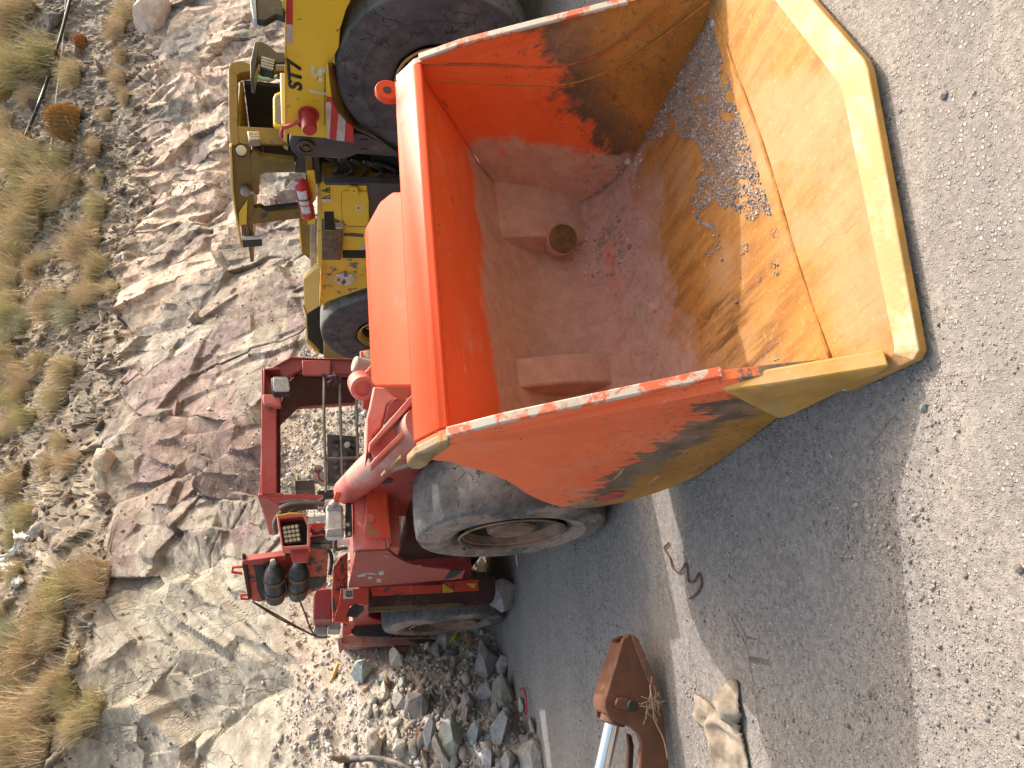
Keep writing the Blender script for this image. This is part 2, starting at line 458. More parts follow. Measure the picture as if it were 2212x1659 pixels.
HB = BVHTree.FromPolygons(hv, [tuple(p.vertices) for p in hill.data.polygons])
GROUND_BVH = BVHTree.FromPolygons([v.co for v in ground.data.vertices], [tuple(p.vertices) for p in ground.data.polygons])
def hit(x, y):
    """the point of the terrain seen at a place of the photograph"""
    d = ray(x, y).normalized(); h1 = HB.ray_cast(CAM, d); h2 = GROUND_BVH.ray_cast(CAM, d)
    c = [h for h in (h1, h2) if h[0] is not None]
    return min(c, key=lambda h: h[3])[0] if c else None
def drop(x, y):
    a = HB.ray_cast(Vector((x, y, 40)), Vector((0, 0, -1))); b = GROUND_BVH.ray_cast(Vector((x, y, 40)), Vector((0, 0, -1)))
    c = [h for h in (a, b) if h[0] is not None]
    return max(c, key=lambda h: h[0].z)
# ================================================================ RED LOADER
F = Frame(.0905, 2.0938, 26)
kA, kB, kC, kD, kE = K(1250,1850,4.148), K(1350,1400,3.3175), K(1250,2150,2.4578), K(1000,1350,4.74), K(1150,700,4.74)
k4, k5, k6, k7, k8 = K(850,0,2.5918), K(850,600,1.9753), K(850,1350,2.5518), K(850,1900,2.3694), K(1400,1700,1.8436)
b3, b4, b5, b6 = K(1400,0,1.58), K(1400,700,1.58), K(2500,0,2.0109), K(2500,700,1.6592)

# ---- materials
ORANGE, OCHRE, BROWN = (.80, .115, .026), (.50, .215, .035), (.115, .062, .03)
def bucket_mat(name, inside):
    n = N(name)
    x = n.xyz(); a, b, z = x[0], x[1], x[2]
    nb = n.noise(2.2, 7, .65); nf = n.noise(11, 9, .72); st = n.noise(3.0, 8, .7, vec=n.co((5, .8, 1), (0, 0, .75)))
    wob = n.math('ADD', n.math('MULTIPLY', n.math('SUBTRACT', nb, .5), .55), n.math('MULTIPLY', n.math('SUBTRACT', nf, .5), .75))
    c = n.mix(n.ramp(nb, .3, .7), ORANGE, (.86, .15, .042))
    steel = n.mix(n.ramp(nf, .35, .65), (.085, .06, .045), (.20, .12, .06))
    ochre = n.mix(n.ramp(st, .3, .7), (.30, .125, .02), OCHRE)
    ochre = n.mix(n.ramp(nb, .5, .7, 0, .5), ochre, (.46, .28, .12))
    ochre = n.mix(n.ramp(n.noise(4, 8, .7, vec=n.co((7, .7, 1), (0, 0, .6))), .62, .70, 0, .75), ochre, (.15, .06, .015))
    # worn bare steel, then rust towards lip and belly
    d = n.math('ADD', n.math('MULTIPLY', b, 1.0), n.math('MULTIPLY', z, 1.15))     # distance from the lip
    w1 = n.ramp(n.math('ADD', d, wob), 1.12 if inside else 1.02, 1.30 if inside else 1.12, 1, 0)
    w2 = n.ramp(n.math('ADD', d, n.math('MULTIPLY', wob, 1.0)), .72 if inside else .62, 1.12 if inside else .92, 1, 0)
    if not inside:      # on the outside the wear follows the belly
        e = n.math('ADD', n.math('MULTIPLY', z, 1.0), n.math('MULTIPLY', b, -.12))
        sk = n.math('MULTIPLY', n.math('SUBTRACT', n.noise(5, 10, .78, vec=n.co((1, 3.2, .55), (.75, 0, 0))), .5), .55)
        e = n.math('ADD', e, sk)
        w1 = n.ramp(n.math('ADD', e, n.math('MULTIPLY', wob, .45)), .30, .345, 1, 0)
        w2 = n.ramp(n.math('ADD', e, n.math('MULTIPLY', wob, .4)), .10, .19, 1, 0)
    c = n.mix(w1, c, steel); c = n.mix(w2, c, ochre)
    chips = n.noise(8, 9, .74, dist=.5)
    c = n.mix(n.ramp(chips, .64, .66), c, (.10, .075, .06))
    scr = n.noise(24, 3, .5, vec=n.co((.4, .10, 1), (.6, .2, .2)))
    c = n.mix(n.ramp(scr, .66, .72, 0, .55), c, (.75, .34, .22))
    c = n.mix(n.ramp(n.noise(2.6, 9, .74), .52, .74, 0, .42), c, (.66, .33, .23))
    dm = 0
    if inside:          # pale dust lies in the hollow of the back
        hol = n.math('MULTIPLY', n.ramp(b, .78, 1.12), n.ramp(z, 1.06, .80))
        dm = n.math('MULTIPLY', n.ramp(n.math('ADD', hol, n.math('MULTIPLY', n.math('SUBTRACT', n.noise(4.5, 9, .72), .5), 1.6)), .30, .62), .9)
        dm = n.math('MULTIPLY', dm, n.ramp(n.noise(2.6, 8, .7, vec=n.co((.5, 2.2, 2.2))), .60, .68, 1, .35))
        c = n.mix(dm, c, n.mix(n.ramp(nf, .35, .65), (.46, .295, .235), (.57, .395, .325)))
    else:
        dm = n.ramp(n.noise(5, 9, .75), .58, .75, 0, .35)
        c = n.mix(dm, c, (.40, .22, .15))
    near = n.math('MULTIPLY', n.ramp(w1, .0, .05, 0, 1), 1.0)
    sp1 = n.noise(34, 8, .78); zone = n.ramp(n.math('ADD', d, n.math('MULTIPLY', wob, .6)), 1.75, 1.15) if inside else n.ramp(e, .75, .30)
    c = n.mix(n.math('MULTIPLY', n.ramp(sp1, .56, .60), n.math('MULTIPLY', zone, .75)), c, (.13, .075, .05))
    c = n.mix(n.math('MULTIPLY', n.ramp(n.noise(48, 6, .75), .60, .66), .45), c, (.62, .36, .26))
    r = n.ramp(nf, .3, .7, .36, .55)
    r = n.math('ADD', r, n.math('MULTIPLY', dm if dm != 0 else 0, .4)); r = n.math('ADD', r, n.math('MULTIPLY', w2, .3), clamp=True)
    h = n.math('ADD', n.math('MULTIPLY', nf, .6), n.math('MULTIPLY', st, .5)); h = n.math('ADD', h, n.math('MULTIPLY', n.noise(70, 4, .6), .2))
    return n.out(c, r, 0, n.bump(h, .25, .008))
def floor_mat():
    n = N('rusty_bucket_floor')
    x = n.xyz(); a, b = x[0], x[1]
    st = n.noise(3.2, 9, .72, vec=n.co((5.5, .9, 1), (0, 0, -.62)))
    nb = n.noise(1.7, 7, .62); nf = n.noise(16, 9, .75)
    c = n.mix(n.ramp(st, .34, .62), (.30, .125, .02), (.46, .21, .042))
    c = n.mix(n.ramp(nb, .44, .62, 0, .7), c, (.45, .285, .145))
    c = n.mix(n.math('MULTIPLY', n.ramp(n.noise(1.6, 10, .75, vec=n.co((4.5, .5, 1), (0, 0, -.62))), .50, .62, 0, .92), n.math('MULTIPLY', n.ramp(b, .05, .35), n.ramp(a, 1.15, .6))), c, (.15, .06, .012))
    c = n.mix(n.ramp(n.noise(2.7, 6, .6, vec=n.co((3.5, .6, 1), (0, 0, -.62))), .63, .68, 0, .5), c, (.30, .22, .08))
    c = n.mix(n.ramp(nf, .62, .72, 0, .5), c, (.50, .36, .22))
    g1_ = n.noise(6, 10, .8, vec=n.co((9, .5, 1), (0, 0, -.62))); g2_ = n.noise(42, 7, .78)
    c = n.mix(n.ramp(g1_, .56, .64, 0, .55), c, (.27, .115, .02)); c = n.mix(n.ramp(g1_, .40, .33, 0, .5), c, (.56, .36, .19))
    c = n.mix(n.ramp(g2_, .57, .64, 0, .5), c, (.60, .42, .25)); c = n.mix(n.ramp(g2_, .40, .34, 0, .45), c, (.25, .11, .025))
    dm = n.ramp(n.math('ADD', b, n.math('MULTIPLY', n.math('SUBTRACT', n.noise(3.6, 9, .72), .5), .9)), .72, 1.0, 0, .92)
    dc = n.mix(n.ramp(nf, .35, .65), (.46, .295, .235), (.57, .395, .325))
    dc = n.mix(n.ramp(n.noise(6, 8, .7, vec=n.co((3, 1, 1))), .58, .66, 0, .8), dc, (.55, .10, .05))
    c = n.mix(dm, c, dc)
    c = n.mix(n.math('MULTIPLY', n.ramp(n.noise(30, 8, .78), .57, .61), n.math('MULTIPLY', dm, .6)), c, (.20, .15, .13))
    return n.out(c, n.ramp(nf, .3, .7, .62, .88), 0, n.bump(n.math('ADD', n.math('MULTIPLY', st, .5), nf), .3, .006))
M_OUT, M_IN, M_FLOOR = bucket_mat('worn_orange_outside', False), bucket_mat('worn_orange_inside', True), floor_mat()
M_CLEAN = paint('glossy_orange_paint', (.60, .072, .022), wear_amt=.12, dust_amt=.02, rough=.42, spec=.13, wear=(.30, .12, .06), rust=(.45, .12, .05))
M_EDGE = paint('worn_bright_edge', (.44, .39, .34), wear=(.58, .11, .04), wear_amt=1.35, dust_amt=.35, rough=.45, rust=(.34, .26, .18), dust=(.42, .36, .30))
M_LIP = plain('pale_worn_lip', (.56, .46, .31), .62, 0, .18, 11, .3, dust=(.52, .30, .10), dust_amt=.55)
M_LIPB = plain('ochre_lip_steel', (.50, .26, .055), .75, 0, .25, 5, .4, dust=(.46, .30, .14), dust_amt=.5)
M_WELDR = plain('painted_weld', (.42, .09, .03), .6, 0, .35, 30, .5)
M_RUSTEDGE = plain('crusted_rusty_edge', (.27, .165, .075), .9, 0, .5, 14, .9, dust=(.36, .28, .20), dust_amt=.45)
M_WELD = plain('rusty_weld', (.40, .17, .03), .8, 0, .3, 30, .6)
M_RED = paint('faded_red_paint', (.31, .028, .026), wear_amt=.65, dust_amt=.40, rough=.45, fade=(.38, .10, .09), dust=(.36, .22, .19))
M_PINK = paint('sun_faded_red_paint', (.50, .075, .06), wear_amt=.30, dust_amt=.62, rough=.5, fade=(.58, .25, .21), dust=(.55, .36, .31))
M_REDW = paint('scraped_red_paint', (.50, .05, .025), wear_amt=1.0, dust_amt=.35, rough=.5, wear=(.06, .05, .045), rust=(.26, .15, .07))
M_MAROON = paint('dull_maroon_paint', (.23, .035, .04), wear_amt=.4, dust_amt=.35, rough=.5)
M_DUSTRED = paint('dusty_scraped_red_side', (.30, .05, .042), wear_amt=.7, dust_amt=.55, rough=.65, rust=(.42, .14, .03), dust=(.34, .20, .17))
M_DARK = plain('oily_black_steel', (.022, .02, .02), .55, 0, .4, 7, .3, dust=(.12, .10, .09), dust_amt=.35)
M_INNER_RED = plain('dark_inner_red', (.05, .015, .014), .75, 0, .4, 6, .3, dust=(.14, .09, .08), dust_amt=.3)  # dark red; on undersides and inner faces it stands in for shade
M_STEEL = plain('dull_grey_steel', (.30, .29, .28), .5, .3, .2, 9, .2, dust=(.34, .28, .24))
M_ALU = plain('cast_aluminium', (.55, .54, .52), .45, .2, .15, 10, .2, dust=(.38, .33, .30), dust_amt=.5)
M_RUBBERHOSE = plain('black_rubber_hose', (.03, .028, .028), .6, 0, .3, 12, .2, dust=(.22, .18, .16), dust_amt=.4)
M_LENS = plain('clear_lamp_lens', (.42, .42, .42), .15, .1, .2, 40, .2, dust=(.45, .40, .37), dust_amt=.25)
M_LED = plain('led_reflector', (.50, .44, .32), .2, .3, .1, 30, .1)

def tyre_mat(name, dusty, base=(.055, .053, .055), dust=(.30, .215, .18), side_col=None):
    n = N(name)
    x = n.xyz(); rad = n.math('SQRT', n.math('ADD', n.math('MULTIPLY', x[1], x[1]), n.math('MULTIPLY', x[2], x[2])))
    k = n.noise(7, 8, .7); f = n.noise(45, 6, .7)
    c = n.mix(n.ramp(k, .3, .7), base, tuple(v*2.3 for v in base))
    c = n.mix(n.ramp(f, .5, .7, 0, .4), c, (.19, .18, .175))
    ck = n.vor(9, 'DISTANCE_TO_EDGE', vec=n.mix(.22, n.co((1, 1, 1)), n.n_color(6, n.co())))
    cr = n.math('MULTIPLY', n.ramp(ck, .004, .022, 1, 0), n.ramp(n.noise(5, 4, .6), .48, .56))
    ck2 = n.noise(20, 3, .5, vec=n.co((.5, 1, 3), (.5, .2, .6)))
    cr = n.math('MAXIMUM', cr, n.ramp(ck2, .70, .73))
    side = n.ramp(n.math('ABSOLUTE', x[0]), .165, .20)
    if side_col: c = n.mix(side, c, n.mix(n.ramp(k, .3, .7), side_col, tuple(v*1.7 for v in side_col)))
    dm = n.math('MULTIPLY', n.ramp(n.math('ADD', n.noise(4, 9, .72), n.math('MULTIPLY', side, .34)), .92 - .4*dusty, 1.10 - .38*dusty), .88)
    c = n.mix(dm, c, dust)
    c = n.mix(n.math('MULTIPLY', cr, .8), c, (.015, .014, .014))
    h = n.math('SUBTRACT', n.math('MULTIPLY', f, .35), cr)
    return n.out(c, .88, 0, n.bump(h, .8, .012), .25)
M_TYRE = tyre_mat('dusty_worn_tyre', .46, (.066, .064, .065), (.33, .235, .195))
M_DISH = plain('shade_dark_dish', (.035, .03, .028), .7, 0, .4, 8, .3, dust=(.16, .11, .09), dust_amt=.35)  # dish darkened by colour for the shade in the gap round the hub
M_RIM = plain('dusty_brown_rim', (.12, .075, .055), .85, 0, .4, 10, .5, dust=(.32, .18, .125), dust_amt=.7)

RL = empty('red_loader', F.o, F.ang, 'red underground loader with a big worn orange bucket and open operator canopy', 'loader')

def led_grid(fr, k, q, nx_, ny_, ax, val, r, parent, vec):
    """rows of small reflectors between four corners q of a lamp face"""
    bm = B(); c = [fr.px(*k(*p), ax, val) for p in q]
    for i in range(nx_):
        for j in range(ny_):
            s_, t_ = (i+.5)/nx_, (j+.5)/ny_
            p = (c[0]*(1-s_)+c[1]*s_)*(1-t_) + (c[3]*(1-s_)+c[2]*s_)*t_
            lathe(bm, [(0, r), (r*.3, r), (r*.35, r*.7), (.0005, r*.35), (.0005, 0)], p, vec, 12)
    return obj('led_lenses', bm, M_LED, parent, smooth=True)

def wheel(parent, c, rad, wid, mt, mr, side=-1, rimr=.55, hub_m=None, groove=False):
    """tyre with rim and hub; side = -1 shows its face towards -a. Local axes centred on the wheel"""
    wo = bpy.data.objects.new('wheel', None); COL.objects.link(wo); wo.parent = parent; wo.location = c; wo.empty_display_size = .2
    bm = B(); h = wid / 2; r = rad; ri = rad * rimr
    lathe(bm, [(-h*.62, ri*.98), (-h*.86, ri*1.06), (-h*.97, ri*1.22), (-h*.99, r*.68), (-h*1.0, r*.74), (-h*1.03, r*.75), (-h*1.03, r*.765), (-h*.995, r*.775), (-h*.985, r*.88), (-h*.93, r*.955), (-h*.80, r*.985), (-h*.4, r), (h*.4, r),
               (h*.72, r*.985), (h*.88, r*.955), (h*.96, r*.90), (h, (ri+r)*.5), (h*.97, ri*1.25), (h*.86, ri*1.06), (h*.62, ri*.98)], (0, 0, 0), (1, 0, 0), 96)
    obj('tyre', bm, mt, wo, smooth=True, angle=50)
    bm = B(); s = side
    lathe(bm, [(s*h*.95, ri*1.03), (s*h*.98, ri*.99), (s*h*.93, ri*.965), (s*h*.88, ri*.965), (s*h*.86, ri*.92), (s*h*.70, ri*.88), (s*h*.64, ri*.86)], (0, 0, 0), (1, 0, 0), 64)
    lathe(bm, [(-s*h*.8, ri), (-s*h*.3, ri*.9), (-s*h*.2, 0)], (0, 0, 0), (1, 0, 0), 32)
    obj('rim', bm, mr, wo, smooth=True, angle=30)
    bm = B(); lathe(bm, [(s*h*.64, ri*.858), (s*h*.30, ri*.80), (s*h*.02, ri*.66), (s*h*.02, 0)], (0, 0, 0), (1, 0, 0), 48)
    obj('rim_dish', bm, M_DISH, wo, smooth=True, angle=30)
    bm = B()
    lathe(bm, [(s*h*.1, ri*.50), (s*h*.62, ri*.48), (s*h*.80, ri*.46), (s*h*.86, ri*.40), (s*h*.87, 0)], (0, 0, 0), (1, 0, 0), 40)
    for k in range(10):
        a = k*math.pi/5; lathe(bm, [(s*h*.16, .018), (s*h*.36, .018), (s*h*.36, 0)], (0, math.cos(a)*ri*.68, math.sin(a)*ri*.68), (1, 0, 0), 6)
    obj('hub', bm, hub_m or mr, wo, smooth=True, angle=30)
    return wo
WR = .585
for (a, b, z, s) in ((.27, 2.43, WR-.012, -1), (.18, 5.40, WR, -1), (1.42, 2.43, WR-.012, 1), (1.42, 5.40, WR, 1)):
    wheel(RL, (a, b, z), WR, .42, M_TYRE, M_RIM, s)

# ---------------------------------------------------------------- bucket
bk = bpy.data.objects.new('bucket', None); COL.objects.link(bk); bk.parent = RL; bk.empty_display_size = .3
WB, WT = 1.70, 1.84                 # right wall at the floor and at the top
aR = lambda z: WB + (WT - WB) * z / 1.3
inner = arc([(0, .585, 1.255), (0, .90, 1.03), (0, 1.17, .84), (0, 1.32, .70), (0, 1.42, .54), (0, 1.43, .38), (0, 1.33, .23), (0, 1.14, .115), (0, .85, .062), (0, .45, .048), (0, -.02, .044)], 5)
bm = B(); NC = 40; rows_ = []
for p in inner:
    rows_.append([bm.verts.new((aR(p.z)*j/NC + .012*math.sin(j*.7+p.y*3)*0, p.y, p.z)) for j in range(NC+1)])
fl = []
for i in range(len(rows_)-1):
    for j in range(NC):
        f = bm.faces.new((rows_[i][j], rows_[i][j+1], rows_[i+1][j+1], rows_[i+1][j]))
        f.material_index = 1 if rows_[i][j].co.y < 1.2 and rows_[i][j].co.z < .3 else 0
bmesh.ops.recalc_face_normals(bm, faces=bm.faces)
me = bpy.data.meshes.new('shell'); bm.to_mesh(me); bm.free()
me.materials.append(M_IN); me.materials.append(M_FLOOR)
shell = bpy.data.objects.new('shell', me); COL.objects.link(shell); shell.parent = bk
nrm_ok = me.polygons[0].normal.y < 0
if not nrm_ok: me.flip_normals()
sm = shell.modifiers.new('solid', 'SOLIDIFY'); sm.thickness = .03; sm.offset = -1
for p in me.polygons: p.use_smooth = True
BKB = BVHTree.FromPolygons([v.co for v in me.vertices], [tuple(p.vertices) for p in me.polygons])

wall = [(-.14, .05), (.30, .005), (.72, .0), (1.08, .012), (1.30, .10), (1.46, .235), (1.545, .40), (1.52, .50), (1.475, .583), (1.36, .70), (1.235, .80), (1.13, .868), (1.03, .95), (.95, 1.03), (.88, 1.13), (.82, 1.19), (.80, 1.25), (.77, 1.32), (.70, 1.335),
        (.585, 1.262), (.43, 1.05), (.27, .76), (.065, .38), (-.10, .085)]
wl = arc([(0, *q) for q in wall[3:17]], 3); wl = [(p.y, p.z) for p in wl]
wallp = wall[:3] + wl + wall[17:]
for side in (0, 1):
    bm = B()
    if side == 0: A_ = [(-.035 - (.06 if b < .1 else 0)*max(0, min(1, (.12-b)/.25)), b, z) for b, z in wallp]; Bq = [(p[0]+.034, p[1], p[2]) for p in A_]
    else: A_ = [(aR(z)+.001 + .05*max(0, min(1, (.12-b)/.25)), b, z) for b, z in wallp]; Bq = [(p[0]+.034, p[1], p[2]) for p in A_]
    hull_loft(bm, A_, Bq)
    # inside face gets the inside material
    bmesh.ops.recalc_face_normals(bm, faces=bm.faces)
    w_ = obj('side_wall', bm, [M_OUT, M_IN], bk)
    for p in w_.data.polygons:
        p.material_index = 1 if (p.normal.x > .7 if side == 0 else p.normal.x < -.7) else 0
    # bright worn edge along the sloping front of the wall
    bm = B(); ax0 = (-.040 if side == 0 else aR(.8)-.004)
    ed = [(.545, 1.225), (.43, 1.062), (.27, .772), (.075, .41)]
    ed = [(.555, 1.245)] + ed[1:]
    pr = []
    for i, (b0, z0) in enumerate(ed):
        d = Vector((0, ed[min(i+1, 3)][0]-ed[max(i-1, 0)][0], ed[min(i+1, 3)][1]-ed[max(i-1, 0)][1])).normalized(); nn = Vector((0, d.z, -d.y))*.012
        if nn.z < 0: nn = -nn
        P0 = Vector((ax0 if side == 0 else aR(z0)-.004, b0, z0)) - nn
        pr.append([bm.verts.new(P0 + q) for q in (Vector(), nn*1.45, nn*1.45+Vector((.040, 0, 0)), Vector((.040, 0, 0)))])
    for i in range(3):
        for k in range(4): bm.faces.new((pr[i][k], pr[i][(k+1) % 4], pr[i+1][(k+1) % 4], pr[i+1][k]))
    bm.faces.new(pr[0]); bm.faces.new(pr[-1][::-1])
    obj('edge_strip', bm, M_EDGE, bk, bevel=.006)
    if side: continue
    # thick wing plate between wall and lip
    bm = B(); s = -1 if side == 0 else 1; a0 = -.05 if side == 0 else aR(.2)
    q0, q1 = (a0, .08), (a0 + s*.07, -.235)
    poly = [(0, .10, .41), (0, .02, .30), (0, -.235, .062), (0, -.20, .048), (0, .30, .03), (0, .34, .06)]
    lft = lambda b: a0 + s*.08*max(0, min(1, (.10-b)/.33))
    L0 = [(lft(b)-.028, b, z) for _, b, z in poly]; L1 = [(lft(b)+.03, b, z) for _, b, z in poly]
    hull_loft(bm, L0, L1)
    obj('wing_plate', bm, M_LIPB, bk, bevel=.008)
# lip plate with a pale ground-down bevel
front = [(-.165, -.311), (.75, -.515), (1.925, -.24)]
outl = [(-.125, .0), (-.165, -.29), (-.150, -.318), (.735, -.520), (.775, -.520), (1.90, -.262), (1.93, -.235), (1.90, .03), (1.70, .06), (0, .06)]
insl = [(-.105, .0), (-.125, -.25), (-.105, -.262), (.74, -.425), (.77, -.425), (1.86, -.19), (1.88, -.18), (1.88, .03), (1.70, .06), (0, .06)]
bm = B(); n = len(outl)
r0 = [bm.verts.new((a, b, .0)) for a, b in outl]; r1 = [bm.verts.new((a, b, .028)) for a, b in outl]; r2 = [bm.verts.new((a, b, .050)) for a, b in insl]
for i in range(n):
    j = (i+1) % n
    f = bm.faces.new((r0[i], r0[j], r1[j], r1[i])); f.material_index = 2
    f = bm.faces.new((r1[i], r1[j], r2[j], r2[i])); f.material_index = 1 if 0 < i < 7 else 0
bm.faces.new(r2); bm.faces.new(r0[::-1])
obj('lip', bm, [M_FLOOR, M_LIP, M_LIPB], bk, bevel=.004)
bm = B(); tube(bm, [(-.005 + 1.71*t, .01*math.sin(t*9), .050 + .002*math.sin(t*40)) for t in np.linspace(0, 1, 50)], .008, 6); obj('weld_bead', bm, M_WELD, bk, smooth='all')
# weld beads running down the right wall
for k, pl in enumerate(([(420,400),(800,402),(1230,415),(1500,350),(1700,225),(1950,30)], [(400,500),(700,512),(1000,525),(1300,525),(1600,430),(1900,235),(2200,10)])):
    bm = B(); pp = []
    for x, y in pl:
        p = F.px(*b3(x, y), 'a', 1.76); p = F.px(*b3(x, y), 'a', aR(p.z)+.002); pp.append(p)
    tube(bm, arc(pp, 6), .005, 6); obj('weld_bead', bm, M_WELD if k else M_WELDR, bk, smooth='all')
# rolled top edge, facing forward and up
bm = B()
sec = [(.570, 1.232), (.585, 1.268), (.705, 1.345), (.735, 1.335), (.735, 1.30), (.62, 1.225), (.585, 1.222)]
hull_loft(bm, [(.002, *q) for q in sec], [(aR(1.3), *q) for q in sec])
o_ = obj('top_edge', bm, M_CLEAN, bk, bevel=.008)
bm = B()       # lug with a hole on the right, torn rusty tab on the left
lug = [(math.cos(t)*.062, math.sin(t)*.062) for t in np.linspace(-1.2, math.pi+.6, 16)]
A_ = [(1.795 + u, .71, 1.375 + v) for u, v in lug] + [(1.70, .71, 1.32), (1.86, .71, 1.30)]
prism(bm, A_, (0, .035, 0))
obj('lifting_lug', bm, M_CLEAN, bk, bevel=.006)
bm = B(); lathe(bm, [(0, .02), (.002, .02), (.002, 0)], (1.79, .708, 1.38), (0, -1, 0), 20); obj('lug_hole', bm, M_DARK, bk)
bm = B()
tabp = [(.56, 1.235), (.60, 1.275), (.70, 1.342), (.79, 1.365), (.845, 1.345), (.86, 1.31), (.82, 1.285), (.74, 1.27), (.62, 1.225)]
hull_loft(bm, [(-.052, *q) for q in tabp], [(-.012, *q) for q in tabp])
obj('torn_tab', bm, M_RUSTEDGE, bk, bevel=.010)
# spill guard box on the back of the top edge
A_ = []
for (x, y), bb in zip([(903, 839), (870, 839), (815, 838), (803, 832), (788, 500), (790, 490), (822, 432), (850, 412), (880, 410)], (.735, .80, .96, .98, 1.0, 1.0, .93, .86, .735)):
    A_.append(F.px(x, y, 'b', bb))
bm = B(); hull_loft(bm, A_, [Vector((p.x + (.17 if i < 4 else 0), 1.24, p.z - (.02 if p.z > 1.45 else 0))) for i, p in enumerate(A_)])
obj('spill_guard', bm, M_CLEAN, bk, bevel=.018, seg=3)
# raised gussets in the hollow of the back, pipe boss beside the right one
def gusset(a_top0, a_top1, a_bot0, a_bot1):
    bm = B()
    prf = [(1.275, .775), (1.275, .69), (1.27, .58), (1.272, .47), (1.285, .37), (1.31, .28), (1.34, .228)]
    back = [(1.36, .82), (1.46, .70), (1.50, .58), (1.50, .46), (1.49, .36), (1.46, .28), (1.42, .215)]
    m = len(prf); g = [[], [], [], []]
    for i in range(m):
        t = i/(m-1); x0 = a_top0*(1-t)+a_bot0*t; x1 = a_top1*(1-t)+a_bot1*t
        for k, (x, q) in enumerate(((x0, prf[i]), (x1, prf[i]), (x1, back[i]), (x0, back[i]))): g[k].append(bm.verts.new((x, *q)))
    for i in range(m-1):
        for k in range(4): bm.faces.new((g[k][i], g[(k+1) % 4][i], g[(k+1) % 4][i+1], g[k][i+1]))
    bm.faces.new([g[k][0] for k in range(4)]); bm.faces.new([g[k][-1] for k in (3, 2, 1, 0)])
    return obj('gusset', bm, M_IN, bk, bevel=.012)
gusset(.50, .66, .56, .73)
gusset(1.40, 1.80, 1.45, 1.74)
pb = F.px(*b4(1290, 380), 'b', 1.262)
bm = B(); lathe(bm, [(-.30, .086), (-.006, .086), (0, .082), (.001, .080)], pb, (-.45, -.80, .05), 32)
obj('pipe_boss', bm, M_IN, bk, smooth=True)
bm = B(); lathe(bm, [(.0, .079), (.003, .079), (.003, 0)], pb, (-.45, -.80, .05), 32); obj('boss_end', bm, plain('rusty_boss_end', (.17, .085, .035), .9, 0, .4, 16, .6), bk)
bm = B(); hc = F.px(*k8(1850, 472), 'a', -.038); he = (F.px(*k8(1965, 447), 'a', -.038) - F.px(*k8(1735, 492), 'a', -.038))*.5; hn = (F.px(*k8(1855, 440), 'a', -.038) - hc)
prism(bm, [hc + he*math.cos(t) + hn*math.sin(t) for t in np.linspace(0, 2*math.pi, 25)[:-1]], (.002, 0, 0)); obj('drain_slot', bm, paint('slot_in_red', (.42, .05, .025), wear_amt=1.2, dust_amt=.4, rust=(.14, .05, .02)), bk)
# ---------------------------------------------------------------- red loader: front frame, boom, canopy, rear
def part(name, pts, vec, mat, parent=RL, bevel=.006, **k):
    bm = B(); prism(bm, pts, vec); return obj(name, bm, mat, parent, bevel=bevel, **k)
# front frame hull between the wheels
bm = B(); boxr(bm, .52, 1.18, 1.75, 3.0, .35, .98); obj('front_chassis', bm, M_INNER_RED, RL, bevel=.02)
bm = B(); tube(bm, [(.40, 2.43, WR), (1.3, 2.43, WR)], .13, 20); obj('front_axle', bm, M_DARK, RL, smooth=True)
bm = B(); tube(bm, [(.40, 5.40, WR), (1.3, 5.40, WR)], .13, 20); obj('rear_axle', bm, M_DARK, RL, smooth=True)
# box behind the front wheel: rounded pink front, scraped side with the wheel arch
BF = 2.92
fr = F.pts(kA, [(578, 1310), (572, 470), (640, 412), (815, 412), (1100, 412), (1105, 1300)], 'b', BF)
A0 = min(p.x for p in fr)
zt, zl = max(p.z for p in fr), min(p.z for p in fr)
x1 = max(p.x for p in fr)
bm = B()
sec = [(BF + .10, zt + .0), (BF + .035, zt - .012), (BF + .004, zt - .06), (BF, zt - .10), (BF - .006, zl), (BF + .04, zl), (BF + .10, zl)]
hull_loft(bm, [(A0 + .012, *q) for q in sec], [(x1, *q) for q in sec])
obj('fender_box', bm, M_PINK, RL, bevel=.008)
top_l = F.px(*kC(300, 410), 'a', A0)
side = F.pts(kC, [(370, 62), (680, 45), (760, 110), (870, 165), (980, 195), (1130, 215), (1290, 232), (1430, 228), (1400, 318), (1215, 332), (700, 375), (300, 410)], 'a', A0)
part('fender_side', side, (.02, 0, 0), M_DUSTRED, bevel=.003)
st_ = F.pts(kC, [(290, 30), (345, 60), (300, 410), (288, 410)], 'a', A0 - .002)
bm = B(); boxr(bm, A0 + .02, x1 + .12, BF + .10, BF + .62, zl - .1, zt - .02); obj('fender_top', bm, M_PINK, RL, bevel=.02)
def decal(name, k, pts, ax, val, off, mat, parent=RL, th=.003):
    P = F.pts(k, pts, ax, val + off); v = {'a': (th, 0, 0), 'b': (0, th, 0), 'z': (0, 0, th)}[ax]
    return part(name, P, v, mat, parent, bevel=0)
M_GREYSTK = plain('torn_grey_sticker', (.42, .38, .36), .6, 0, .3, 20)
bm = B()
for q in ([(385, 285), (460, 262), (470, 292), (395, 300)], [(430, 268), (530, 262), (585, 282), (510, 275)], [(590, 255), (635, 240), (645, 275), (600, 285)], [(570, 320), (610, 315), (620, 348), (575, 355)], [(485, 300), (525, 295), (528, 318), (488, 320)]):
    prism(bm, F.pts(kC, q, 'a', A0 - .0035), (.003, 0, 0))
obj('torn_sticker', bm, M_GREYSTK, RL)
for x, y in ((670, 85), (985, 185)):
    bm = B(); p = F.px(*kC(x, y), 'a', A0); lathe(bm, [(0, .014), (.008, .014), (.008, 0)], p, (-1, 0, 0), 6)
    obj('bolt_head', bm, M_STEEL, RL)
part('mud_flap_bracket', F.pts(kC, [(1285, 236), (1420, 232), (1330, 300), (1225, 328)], 'a', A0 - .006), (.004, 0, 0), M_DARK, bevel=0)
